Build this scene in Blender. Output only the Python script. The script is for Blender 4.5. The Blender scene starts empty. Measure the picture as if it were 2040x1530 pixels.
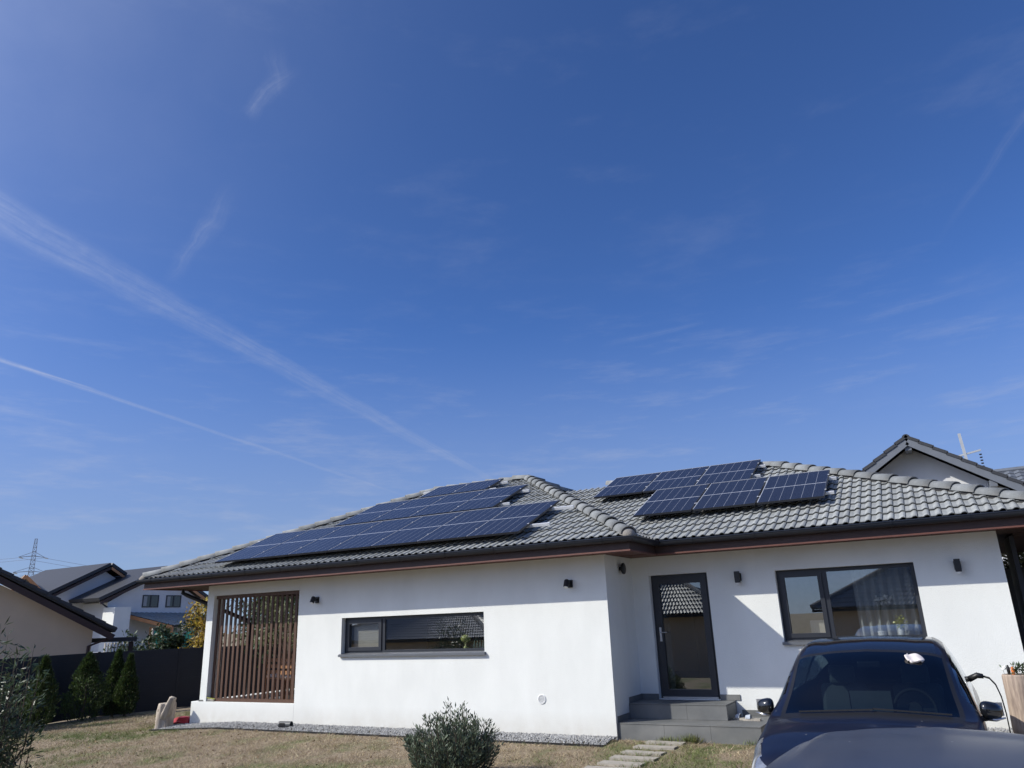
import bpy, bmesh, math, random
import numpy as np
from mathutils import Vector, Matrix

# ------------------------------------------------------------------ camera
sc = bpy.context.scene
YAW, PITCH, ROLL = math.radians(-28.437), math.radians(17.75), math.radians(-2.195)
CAM = Vector((4.569, -11.302, 1.737))
_f = Vector((math.sin(YAW)*math.cos(PITCH), math.cos(YAW)*math.cos(PITCH), math.sin(PITCH)))
_r0 = Vector((math.cos(YAW), -math.sin(YAW), 0)); _u0 = _r0.cross(_f)
_r = _r0*math.cos(ROLL) + _u0*math.sin(ROLL); _u = -_r0*math.sin(ROLL) + _u0*math.cos(ROLL)
cam_data = bpy.data.cameras.new('camera'); cam = bpy.data.objects.new('camera', cam_data)
sc.collection.objects.link(cam); sc.camera = cam
cam.matrix_world = Matrix(((_r.x, _u.x, -_f.x, CAM.x), (_r.y, _u.y, -_f.y, CAM.y), (_r.z, _u.z, -_f.z, CAM.z), (0, 0, 0, 1)))
cam_data.sensor_width = 36; cam_data.lens = 26.04; cam_data.clip_start = .05; cam_data.clip_end = 5000
FOC = 26.04/36*2040
def raydir(px, py):                                    # a direction in the sky (used for the contrails only)
    d = _f + _r*((px-1020)/FOC) - _u*((py-765)/FOC); return d.normalized()

# ------------------------------------------------------------------ sky
EL = math.radians(36.6)
S = Vector((-.763*math.cos(EL), -.646*math.cos(EL), math.sin(EL)))    # towards the sun
SKY_STRENGTH = .105
world = bpy.data.worlds.new('World'); sc.world = world; world.use_nodes = True
nt = world.node_tree; N = nt.nodes; Lk = nt.links
for n in list(N): N.remove(n)
sky = N.new('ShaderNodeTexSky'); sky.sky_type = 'NISHITA'; sky.sun_disc = False
sky.sun_elevation = EL; sky.sun_rotation = math.atan2(S.x, S.y)
sky.altitude = 1500; sky.air_density = .85; sky.dust_density = .25; sky.ozone_density = 10.0
tc = N.new('ShaderNodeTexCoord')
def wm(op, a, b=None, c=None):
    n = N.new('ShaderNodeMath'); n.operation = op
    for k, v in enumerate((a, b, c)):
        if v is None: continue
        if isinstance(v, (int, float)): n.inputs[k].default_value = v
        else: Lk.new(v, n.inputs[k])
    return n.outputs[0]
def wdot(v):
    n = N.new('ShaderNodeVectorMath'); n.operation = 'DOT_PRODUCT'
    Lk.new(tc.outputs['Generated'], n.inputs[0]); n.inputs[1].default_value = v; return n.outputs['Value']
def wnoise(scale, detail=6, rough=.6, stretch=(1, 1, 1), rot=(0, 0, 0)):
    m = N.new('ShaderNodeMapping'); m.inputs['Scale'].default_value = stretch; m.inputs['Rotation'].default_value = rot
    Lk.new(tc.outputs['Generated'], m.inputs['Vector'])
    t = N.new('ShaderNodeTexNoise'); t.inputs['Scale'].default_value = scale; t.inputs['Detail'].default_value = detail; t.inputs['Roughness'].default_value = rough
    Lk.new(m.outputs[0], t.inputs['Vector']); return t.outputs['Fac']
def wramp(v, lo, hi, a=0, b=1, smooth=True):
    n = N.new('ShaderNodeMapRange'); n.interpolation_type = 'SMOOTHSTEP' if smooth else 'LINEAR'
    Lk.new(v, n.inputs['Value']); n.inputs[1].default_value = lo; n.inputs[2].default_value = hi; n.inputs[3].default_value = a; n.inputs[4].default_value = b
    return n.outputs[0]
fine = wnoise(60, 5, .6); mid = wnoise(9, 5, .55)
def trail(p1, p2, w1, w2, i1, i2, soft=.5, wob=0.0, end=.04, start=.04):
    """a vapour trail on the great circle through two directions, p1 -> p2, half widths in radians"""
    d1, d2 = raydir(*p1), raydir(*p2); n = d1.cross(d2).normalized(); t = (d2-d1).normalized()
    a1, a2 = d1.dot(t), d2.dot(t)
    s = wdot(n); al = wdot(t)
    if wob: s = wm('ADD', s, wm('MULTIPLY', wm('SUBTRACT', mid, .5), wob))
    w = wramp(al, a1, a2, w1, w2, False)
    q = wm('DIVIDE', wm('ABSOLUTE', s), w)
    m = wramp(q, 1.0, soft, 0, 1)
    i = wramp(al, a1, a2, i1, i2, False)
    e = wm('MULTIPLY', wramp(al, a1-start, a1+start), wramp(al, a2+end, a2-end))
    front = wm('GREATER_THAN', wdot(((d1+d2)*.5).normalized()), .2)
    cv = N.new('ShaderNodeCombineXYZ'); Lk.new(wm('MULTIPLY', al, 7.), cv.inputs[0]); Lk.new(wm('DIVIDE', wm('MULTIPLY', s, 2.2), w), cv.inputs[1])      # fibres along the trail
    fb = N.new('ShaderNodeTexNoise'); fb.inputs['Scale'].default_value = 1.6; fb.inputs['Detail'].default_value = 7; fb.inputs['Roughness'].default_value = .65; Lk.new(cv.outputs[0], fb.inputs['Vector'])
    tex = wm('MULTIPLY', wm('ADD', .2, wm('MULTIPLY', fine, 1.5)), wramp(fb.outputs['Fac'], .25, .75, .35, 1.65))
    return wm('MULTIPLY', wm('MULTIPLY', wm('MULTIPLY', m, i), wm('MULTIPLY', e, front)), tex)
parts = [
    trail((-200, 318), (965, 948), .031, .005, .12, .12, .35, .010, .04),
    trail((-200, 650), (800, 985), .0042, .0022, .26, .07, .2, .004, .05),
    trail((-20, 712), (180, 772), .0022, .0012, .24, .16, .2, 0, .01),
    trail((-60, 800), (200, 862), .006, .004, .10, .04, .2, .01, .03),
    trail((1740, 628), (1960, 572), .010, .006, .09, .03, .05, .03, .05, .05),
    trail((1225, 682), (1390, 645), .008, .004, .06, .06, .05, .012, .02, .03),
    trail((2120, 120), (1890, 450), .008, .006, .07, .02, .1, .02, .04),
    trail((500, 225), (580, 150), .013, .015, .13, .06, .0, .05, .02, .01),
    trail((565, 170), (545, 95), .013, .018, .07, .02, .0, .05, .02, .02),
    trail((345, 545), (425, 450), .014, .018, .08, .09, .0, .06, .02, .02),
    trail((420, 460), (470, 395), .016, .020, .08, .03, .0, .06, .02, .02),
]
wisps = wm('MULTIPLY', wramp(wnoise(5, 8, .62, (1, 1, 3.2), (.25, .1, .5)), .52, .85), .085)
lowhaze = wm('MULTIPLY', wramp(wnoise(7, 8, .65, (1, 1, 6), (.12, .05, .2)), .48, .76), .30)
zc = N.new('ShaderNodeSeparateXYZ'); Lk.new(tc.outputs['Generated'], zc.inputs[0])
lowhaze = wm('MULTIPLY', lowhaze, wramp(zc.outputs['Z'], .50, .10, 0, 1))
# thin veil of ice cloud that thickens towards the side of the sun, made stronger out of view to add fill
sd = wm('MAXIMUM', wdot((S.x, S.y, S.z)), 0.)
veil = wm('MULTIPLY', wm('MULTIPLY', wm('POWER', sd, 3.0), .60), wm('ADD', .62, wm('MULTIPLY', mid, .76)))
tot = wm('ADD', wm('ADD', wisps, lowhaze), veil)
for p in parts: tot = wm('ADD', tot, p)
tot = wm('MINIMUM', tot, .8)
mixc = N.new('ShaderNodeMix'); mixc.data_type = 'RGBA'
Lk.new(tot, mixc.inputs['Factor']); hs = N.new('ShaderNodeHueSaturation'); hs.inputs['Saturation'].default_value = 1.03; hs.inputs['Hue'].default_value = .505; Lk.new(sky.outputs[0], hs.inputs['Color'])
hz = N.new('ShaderNodeMix'); hz.data_type = 'RGBA'; Lk.new(wramp(zc.outputs['Z'], .40, .02, 0, .72), hz.inputs['Factor']); Lk.new(hs.outputs[0], hz.inputs['A']); hz.inputs['B'].default_value = (1.75, 2.1, 2.9, 1)      # haze of the low air
Lk.new(hz.outputs['Result'], mixc.inputs['A'])
fill_glow = wm('ADD', 1., wm('MULTIPLY', wm('POWER', sd, 5.), 5.))           # extra sky brightness towards the sun, out of view, added to fill shaded walls
gc = N.new('ShaderNodeVectorMath'); gc.operation = 'SCALE'; gc.inputs[0].default_value = (2.9, 3.2, 4.1); Lk.new(fill_glow, gc.inputs['Scale']); Lk.new(gc.outputs[0], mixc.inputs['B'])
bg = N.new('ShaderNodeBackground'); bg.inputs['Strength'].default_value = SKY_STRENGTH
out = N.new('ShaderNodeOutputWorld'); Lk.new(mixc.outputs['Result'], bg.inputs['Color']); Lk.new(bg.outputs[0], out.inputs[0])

# ------------------------------------------------------------------ sun and exposure
sun_d = bpy.data.lights.new('sun', 'SUN'); sun_d.energy = 3.1; sun_d.angle = math.radians(.53); sun_d.color = (1, .955, .865)
sun = bpy.data.objects.new('sun', sun_d); sc.collection.objects.link(sun)
sun.rotation_euler = S.to_track_quat('Z', 'Y').to_euler(); sun.location = S*60
sc.view_settings.view_transform = 'Standard'; sc.view_settings.look = 'None'
sc.view_settings.exposure = 0.6; sc.view_settings.gamma = 1; sc.view_settings.use_curve_mapping = False
sc.render.engine = 'CYCLES'
sc.cycles.max_bounces = 8; sc.cycles.transparent_max_bounces = 24

C = sc.collection
rnd = random.Random(7); rng = np.random.default_rng(7)

# ------------------------------------------------------------------ materials
def mat(name, col, rough=.7, var=.12, scale=8., bump=0., bscale=60., metal=0., spec=.5, coat=0., trans=0., island=0., objrand=0., alt=None, altscale=3., stretch=(1, 1, 1)):
    """procedural Principled material: colour noise, optional second colour, fine relief"""
    m = bpy.data.materials.new(name); m.use_nodes = True
    t = m.node_tree; n = t.nodes; l = t.links; b = n['Principled BSDF']
    tex = n.new('ShaderNodeTexCoord'); mp = n.new('ShaderNodeMapping'); mp.inputs['Scale'].default_value = stretch
    l.new(tex.outputs['Object'], mp.inputs['Vector'])
    ns = n.new('ShaderNodeTexNoise'); ns.inputs['Scale'].default_value = scale; ns.inputs['Detail'].default_value = 5; ns.inputs['Roughness'].default_value = .62
    l.new(mp.outputs[0], ns.inputs['Vector'])
    rmp = n.new('ShaderNodeMapRange'); l.new(ns.outputs['Fac'], rmp.inputs[0]); rmp.inputs[1].default_value = .25; rmp.inputs[2].default_value = .75
    rmp.inputs[3].default_value = 1-var; rmp.inputs[4].default_value = 1+var
    mul = n.new('ShaderNodeMix'); mul.data_type = 'RGBA'; mul.blend_type = 'MULTIPLY'; mul.inputs['Factor'].default_value = 1
    mul.inputs['A'].default_value = (*col, 1)
    if alt is not None:
        an = n.new('ShaderNodeTexNoise'); an.inputs['Scale'].default_value = altscale; an.inputs['Detail'].default_value = 6
        l.new(mp.outputs[0], an.inputs['Vector'])
        ar = n.new('ShaderNodeMapRange'); ar.inputs[1].default_value = .42; ar.inputs[2].default_value = .62; l.new(an.outputs['Fac'], ar.inputs[0])
        am = n.new('ShaderNodeMix'); am.data_type = 'RGBA'; am.inputs['A'].default_value = (*col, 1); am.inputs['B'].default_value = (*alt, 1)
        l.new(ar.outputs[0], am.inputs['Factor']); l.new(am.outputs['Result'], mul.inputs['A'])
    cmb = n.new('ShaderNodeCombineColor')
    for k in range(3): l.new(rmp.outputs[0], cmb.inputs[k])
    l.new(cmb.outputs[0], mul.inputs['B']); res = mul.outputs['Result']
    if island:
        g = n.new('ShaderNodeNewGeometry'); hs = n.new('ShaderNodeHueSaturation')
        r2 = n.new('ShaderNodeMapRange'); l.new(g.outputs['Random Per Island'], r2.inputs[0]); r2.inputs[3].default_value = 1-island; r2.inputs[4].default_value = 1+island
        l.new(r2.outputs[0], hs.inputs['Value'])
        r3 = n.new('ShaderNodeMapRange'); l.new(g.outputs['Random Per Island'], r3.inputs[0]); r3.inputs[3].default_value = .48; r3.inputs[4].default_value = .52
        l.new(r3.outputs[0], hs.inputs['Hue'])
        l.new(res, hs.inputs['Color']); res = hs.outputs['Color']
    if objrand:
        oi = n.new('ShaderNodeObjectInfo'); h2 = n.new('ShaderNodeHueSaturation'); r4 = n.new('ShaderNodeMapRange'); l.new(oi.outputs['Random'], r4.inputs[0]); r4.inputs[3].default_value = 1-objrand; r4.inputs[4].default_value = 1+objrand
        l.new(r4.outputs[0], h2.inputs['Value']); l.new(res, h2.inputs['Color']); res = h2.outputs['Color']
    l.new(res, b.inputs['Base Color'])
    b.inputs['Roughness'].default_value = rough; b.inputs['Metallic'].default_value = metal; b.inputs['Specular IOR Level'].default_value = spec
    b.inputs['Coat Weight'].default_value = coat
    if bump:
        bn = n.new('ShaderNodeTexNoise'); bn.inputs['Scale'].default_value = bscale; bn.inputs['Detail'].default_value = 4; l.new(mp.outputs[0], bn.inputs['Vector'])
        bp = n.new('ShaderNodeBump'); bp.inputs['Strength'].default_value = bump; bp.inputs['Distance'].default_value = .01
        l.new(bn.outputs['Fac'], bp.inputs['Height']); l.new(bp.outputs[0], b.inputs['Normal'])
    if trans:
        tr = n.new('ShaderNodeBsdfTranslucent'); l.new(res, tr.inputs['Color']); ms = n.new('ShaderNodeMixShader'); ms.inputs[0].default_value = trans
        l.new(b.outputs[0], ms.inputs[1]); l.new(tr.outputs[0], ms.inputs[2]); l.new(ms.outputs[0], n['Material Output'].inputs[0])
    return m
def glass_mat(name, tint=(.55, .6, .62), f0=.1, rough=0.0):
    m = bpy.data.materials.new(name); m.use_nodes = True; t = m.node_tree; n = t.nodes; l = t.links
    n.remove(n['Principled BSDF'])
    ge = n.new('ShaderNodeNewGeometry'); dt = n.new('ShaderNodeVectorMath'); dt.operation = 'DOT_PRODUCT'; l.new(ge.outputs['Incoming'], dt.inputs[0]); l.new(ge.outputs['Normal'], dt.inputs[1])
    def mt_(op, a, b_=0.):
        k = n.new('ShaderNodeMath'); k.operation = op; k.use_clamp = op == 'SUBTRACT'
        for i, v in enumerate((a, b_)):
            if isinstance(v, (int, float)): k.inputs[i].default_value = v
            else: l.new(v, k.inputs[i])
        return k
    fr = mt_('ADD', mt_('MULTIPLY', mt_('POWER', mt_('SUBTRACT', 1., mt_('ABSOLUTE', dt.outputs['Value']).outputs[0]).outputs[0], 5.).outputs[0], 1-f0).outputs[0], f0)      # Schlick, the same from both sides
    tr = n.new('ShaderNodeBsdfTransparent'); tr.inputs['Color'].default_value = (*tint, 1)
    gl = n.new('ShaderNodeBsdfGlossy'); gl.inputs['Roughness'].default_value = rough; gl.inputs['Color'].default_value = (.95, .97, 1, 1)
    mx = n.new('ShaderNodeMixShader'); l.new(fr.outputs[0], mx.inputs[0]); l.new(tr.outputs[0], mx.inputs[1]); l.new(gl.outputs[0], mx.inputs[2])
    l.new(mx.outputs[0], n['Material Output'].inputs[0]); return m
M = {}
M['stucco'] = mat('white_stucco', (.78, .795, .76), .92, .045, 1.7, .42, 120, alt=(.755, .77, .735), altscale=2.2, stretch=(1, 1, .45))
_t = M['stucco'].node_tree; _n = _t.nodes; _b = _n['Principled BSDF']; _src = _b.inputs['Base Color'].links[0].from_socket      # splash dirt low on the walls
_tc = _n.new('ShaderNodeTexCoord'); _sp = _n.new('ShaderNodeSeparateXYZ'); _t.links.new(_tc.outputs['Object'], _sp.inputs[0])
_mr = _n.new('ShaderNodeMapRange'); _mr.inputs[1].default_value = .38; _mr.inputs[2].default_value = -.05; _t.links.new(_sp.outputs['Z'], _mr.inputs[0])
_ns = _n.new('ShaderNodeTexNoise'); _ns.inputs['Scale'].default_value = 4.5; _ns.inputs['Detail'].default_value = 8; _ns.inputs['Roughness'].default_value = .7; _t.links.new(_tc.outputs['Object'], _ns.inputs['Vector'])
_ml = _n.new('ShaderNodeMath'); _ml.operation = 'MULTIPLY'; _t.links.new(_mr.outputs[0], _ml.inputs[0]); _t.links.new(_ns.outputs['Fac'], _ml.inputs[1])
_mx = _n.new('ShaderNodeMix'); _mx.data_type = 'RGBA'; _t.links.new(_ml.outputs[0], _mx.inputs['Factor']); _t.links.new(_src, _mx.inputs['A']); _mx.inputs['B'].default_value = (.52, .47, .39, 1); _t.links.new(_mx.outputs['Result'], _b.inputs['Base Color'])
M['stucco_grey'] = mat('grey_white_stucco', (.66, .67, .68), .92, .05, 1.3, .3, 90)
M['beige'] = mat('beige_stucco', (.62, .49, .35), .92, .06, 1.1, .3, 80)
M['tile'] = mat('weathered_grey_concrete_tile', (.28, .292, .285), .88, .26, 7, .5, 90, alt=(.295, .282, .25), altscale=1.0, island=.10, objrand=.13)
M['tile_dark'] = mat('anthracite_tile', (.035, .037, .042), .55, .2, 6, .3, 60)
M['tile_ridge'] = mat('weathered_grey_ridge_tile', (.20, .21, .21), .88, .30, 5, .5, 70, alt=(.245, .215, .18), altscale=.8, objrand=.18)
M['tile_gloss'] = mat('glazed_grey_tile', (.27, .265, .25), .52, .25, 5)
M['deck'] = mat('dark_roof_underlay', (.03, .03, .032), .9)
M['gutter'] = mat('anthracite_gutter_steel', (.016, .019, .027), .28, .1, 6)
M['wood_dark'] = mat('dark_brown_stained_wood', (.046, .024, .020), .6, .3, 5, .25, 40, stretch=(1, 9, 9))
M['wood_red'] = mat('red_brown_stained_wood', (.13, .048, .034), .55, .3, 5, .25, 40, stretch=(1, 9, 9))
M['wood_slat'] = mat('red_brown_slat_wood', (.085, .040, .022), .6, .3, 6, .25, 40, stretch=(8, 8, 1))
M['wood_light'] = mat('honey_coloured_wood', (.42, .21, .10), .55, .25, 6, .2, 40, stretch=(6, 6, 1))
M['anthracite'] = mat('anthracite_frame', (.022, .025, .032), .42, .08, 5)
M['frame_grey'] = mat('grey_aluminium_sill', (.15, .16, .175), .4, .08, 5, metal=.3)
M['glass'] = glass_mat('window_glass', (.90, .92, .92), .19)
M['glass_door'] = glass_mat('door_glass', (.55, .60, .60), .19)
M['frost'] = mat('frosted_strip', (.30, .31, .33), .6, .03)
M['carglass'] = glass_mat('car_glass', (.24, .30, .32), .085)
M['steel'] = mat('brushed_steel', (.55, .56, .58), .3, .05, 20, metal=.9)
M['alu'] = mat('bright_aluminium', (.78, .79, .80), .42, .05, 20, metal=.35)
M['panel_frame'] = mat('panel_frame_black', (.018, .020, .026), .4, .05, 10)
M['panel_highlight'] = mat('panel_frame_highlight', (.50, .52, .56), .38, .04, 10, metal=.3)  # highlight put into the colour: top and left frame sides brighter than the rest
M['stone_tile'] = mat('grey_porcelain_tile', (.135, .14, .138), .62, .16, 2.5, .15, 50, alt=(.17, .172, .165), altscale=2.2)
M['grout'] = mat('grout', (.09, .09, .09), .9)
M['black'] = mat('black_plastic', (.012, .012, .013), .45, .1)
M['black_gloss'] = mat('glossy_black', (.008, .009, .011), .12, .05, coat=.6)
M['rubber'] = mat('tyre_rubber', (.016, .016, .017), .8)
M['interior'] = mat('car_interior', (.035, .037, .04), .7)
M['seat'] = mat('pale_seat', (.16, .17, .17), .6, .06)
M['room'] = mat('room_wall', (.30, .28, .25), .9)
M['blind'] = mat('beige_blind', (.52, .48, .42), .85, .05, 4, stretch=(1, 1, 60))
M['curtain'] = mat('white_curtain', (.36, .37, .365), .9, .05)
M['plaster_white'] = mat('white_plastic', (.74, .75, .74), .5, .03)
M['concrete'] = mat('pale_concrete_slab', (.36, .33, .28), .9, .2, 12, .5, 60)
M['gravel'] = mat('grey_gravel', (.31, .31, .305), .9, .2, 5, .3, 60, island=.28)
M['driftwood'] = mat('bleached_driftwood', (.50, .44, .36), .85, .25, 6, .5, 30, stretch=(6, 6, 1), alt=(.36, .30, .24), altscale=3)
M['log'] = mat('weathered_log', (.38, .30, .235), .85, .3, 5, .5, 30, stretch=(7, 7, 1), alt=(.26, .20, .16), altscale=3)
M['red'] = mat('red_plastic', (.42, .018, .028), .4, .1)
M['fence'] = mat('anthracite_fence_panel', (.018, .020, .026), .55, .12, 3, .1, 20)
M['cloth'] = mat('white_cloth', (.72, .66, .62), .9, .06, 20, .3, 90)
M['leaf_olive'] = mat('olive_leaf', (.11, .14, .09), .5, .15, 5, trans=.22, island=.55)
M['leaf_shrub'] = mat('dark_shrub_leaf', (.07, .10, .05), .35, .15, 5, trans=.22, island=.6)
M['leaf_thuja'] = mat('thuja_leaf', (.055, .085, .022), .6, .15, 5, trans=.25, island=.45)
M['leaf_yellow'] = mat('yellow_autumn_leaf', (.42, .29, .045), .6, .2, 5, trans=.35, island=.4)
M['leaf_dark'] = mat('dark_green_leaf', (.045, .07, .028), .55, .2, 5, trans=.22, island=.5)
M['leaf_pop'] = mat('grey_green_leaf', (.19, .20, .10), .6, .2, 5, trans=.3, island=.45)
M['leaf_red'] = mat('dark_red_leaf', (.12, .015, .025), .5, .2, 5, trans=.25, island=.5)
M['leaf_fallen'] = mat('fallen_leaf', (.20, .12, .05), .8, .2, 5, island=.5)
M['bark'] = mat('bark', (.10, .075, .055), .9, .3, 12, .5, 40)
M['net'] = mat('green_net', (.05, .26, .20), .8, .15, 10, trans=.4)
M['galv'] = mat('galvanised_lattice', (.38, .40, .42), .6, .1)
M['insul'] = mat('glass_insulator', (.70, .75, .76), .3)
M['orange_wood'] = mat('new_pine_board', (.55, .26, .11), .6, .15, 4)
M['white_paint'] = mat('white_car_paint', (.78, .79, .80), .3, .02, coat=.5)
M['ceramic'] = mat('yellow_green_ceramic', (.36, .38, .10), .35, .25, 14)
M['bottle'] = mat('bottle_glass', (.08, .14, .12), .15, .2)
M['flower'] = mat('white_petal', (.78, .76, .70), .7, .05, island=.2)
M['grey_pvc'] = mat('grey_pvc_pipe', (.075, .08, .085), .5, .1)
M['orange'] = mat('orange_plastic', (.60, .17, .04), .5)
M['hill'] = mat('far_hill', (.07, .09, .06), .9, .3, .02)
M['bounce_sheet'] = mat('pale_bounce_gravel', (.40, .38, .34), .95, .25, 6, .6, 70)  # pale colour of the ground sheet added for bounce light

def paint(name, col, rough, dust, coat=1.0, crough=.04):
    m = mat(name, col, rough, .03, 3, coat=coat, metal=.0, spec=.4)
    t = m.node_tree; n = t.nodes; l = t.links; b = n['Principled BSDF']
    b.inputs['Coat Roughness'].default_value = crough
    if dust:     # fine dust lying on the paint: a dull film and scattered pale specks
        tex = n.new('ShaderNodeTexCoord'); v = n.new('ShaderNodeTexVoronoi'); v.inputs['Scale'].default_value = 13; l.new(tex.outputs['Object'], v.inputs['Vector'])
        lt = n.new('ShaderNodeMath'); lt.operation = 'LESS_THAN'; lt.inputs[1].default_value = .06; l.new(v.outputs['Distance'], lt.inputs[0])
        wn = n.new('ShaderNodeSeparateColor'); l.new(v.outputs['Color'], wn.inputs[0])
        g = n.new('ShaderNodeMath'); g.operation = 'GREATER_THAN'; g.inputs[1].default_value = .80; l.new(wn.outputs[0], g.inputs[0])
        a = n.new('ShaderNodeMath'); a.operation = 'MULTIPLY'; l.new(lt.outputs[0], a.inputs[0]); l.new(g.outputs[0], a.inputs[1])
        df = n.new('ShaderNodeBsdfDiffuse'); df.inputs['Color'].default_value = (.36, .36, .36, 1)
        ns = n.new('ShaderNodeTexNoise'); ns.inputs['Scale'].default_value = 3.5; ns.inputs['Detail'].default_value = 7; l.new(tex.outputs['Object'], ns.inputs['Vector'])
        mr = n.new('ShaderNodeMapRange'); mr.inputs[3].default_value = dust*.5; mr.inputs[4].default_value = dust*1.5; l.new(ns.outputs['Fac'], mr.inputs[0])
        mxf = n.new('ShaderNodeMath'); mxf.operation = 'MAXIMUM'; l.new(a.outputs[0], mxf.inputs[0]); l.new(mr.outputs[0], mxf.inputs[1])
        ms = n.new('ShaderNodeMixShader'); l.new(mxf.outputs[0], ms.inputs[0]); l.new(b.outputs[0], ms.inputs[1]); l.new(df.outputs[0], ms.inputs[2])
        l.new(ms.outputs[0], n['Material Output'].inputs[0])
    return m
M['navy'] = paint('navy_car_paint', (.002, .003, .012), .35, .008, .5)
M['slate'] = paint('slate_blue_car_paint', (.008, .011, .026), .45, .045, .7, .26)

def pv_mat(w=1.0, l_=1.7, mid=True):
    """dark cells with their pale joint lines: 6 columns, a middle bus, fine half-cell rows (flat print under the glass)"""
    m = bpy.data.materials.new('solar_cells'); m.use_nodes = True; t = m.node_tree; n = t.nodes; l = t.links; b = n['Principled BSDF']
    tex = n.new('ShaderNodeTexCoord'); sp = n.new('ShaderNodeSeparateXYZ'); l.new(tex.outputs['Object'], sp.inputs[0])
    def mth(op, a, c=0.):
        k = n.new('ShaderNodeMath'); k.operation = op
        for i, v in enumerate((a, c)):
            if isinstance(v, (int, float)): k.inputs[i].default_value = v
            else: l.new(v, k.inputs[i])
        return k.outputs[0]
    def lines(coord, pitch, half):                     # 1 on the joints
        fr = mth('FRACT', mth('DIVIDE', coord, pitch)); return mth('LESS_THAN', mth('MULTIPLY', mth('MINIMUM', fr, mth('SUBTRACT', 1, fr)), pitch), half)
    X, Y = sp.outputs[0], sp.outputs[1]
    cols = lines(mth('SUBTRACT', X, .012), (w-.024)/6, .0026); rows = lines(Y, .0705, .0013)
    midl = mth('LESS_THAN', mth('ABSOLUTE', mth('SUBTRACT', Y, l_/2)), .010 if mid else -1.)
    bright = mth('MAXIMUM', mth('MULTIPLY', cols, .55), midl)
    m1 = n.new('ShaderNodeMix'); m1.data_type = 'RGBA'; m1.inputs['A'].default_value = (.021, .022, .030, 1); m1.inputs['B'].default_value = (.030, .031, .040, 1); l.new(rows, m1.inputs['Factor'])
    m2 = n.new('ShaderNodeMix'); m2.data_type = 'RGBA'; l.new(m1.outputs['Result'], m2.inputs['A']); m2.inputs['B'].default_value = (.50, .52, .56, 1); l.new(bright, m2.inputs['Factor'])
    l.new(m2.outputs['Result'], b.inputs['Base Color']); b.inputs['Roughness'].default_value = .22; b.inputs['IOR'].default_value = 1.42
    return m

# ------------------------------------------------------------------ mesh helpers
def link(name, me, material=None, parent=None, loc=None, rot=None, smooth=False):
    o = bpy.data.objects.new(name, me); C.objects.link(o)
    if material is not None:
        me.materials.clear()
        for x in (material if isinstance(material, (list, tuple)) else [material]): me.materials.append(M[x] if isinstance(x, str) else x)
    if parent is not None: o.parent = parent
    if loc is not None: o.location = loc
    if rot is not None: o.rotation_euler = rot
    if smooth and len(me.polygons): me.polygons.foreach_set('use_smooth', [True]*len(me.polygons))
    return o
def tag(o, label=None, cat=None, group=None, kind=None):
    if label: o['label'] = label
    if cat: o['category'] = cat
    if group: o['group'] = group
    if kind: o['kind'] = kind
    return o
def thing(name, label, cat, loc=(0, 0, 0), rotz=0, group=None):
    o = bpy.data.objects.new(name, None); C.objects.link(o); o.location = loc; o.rotation_euler = (0, 0, rotz); o.empty_display_size = .2
    return tag(o, label, cat, group)
def copy_tree(o, parent=None):
    c = o.copy(); C.objects.link(c); c.parent = parent
    for ch in list(o.children): copy_tree(ch, c)
    return c
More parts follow.
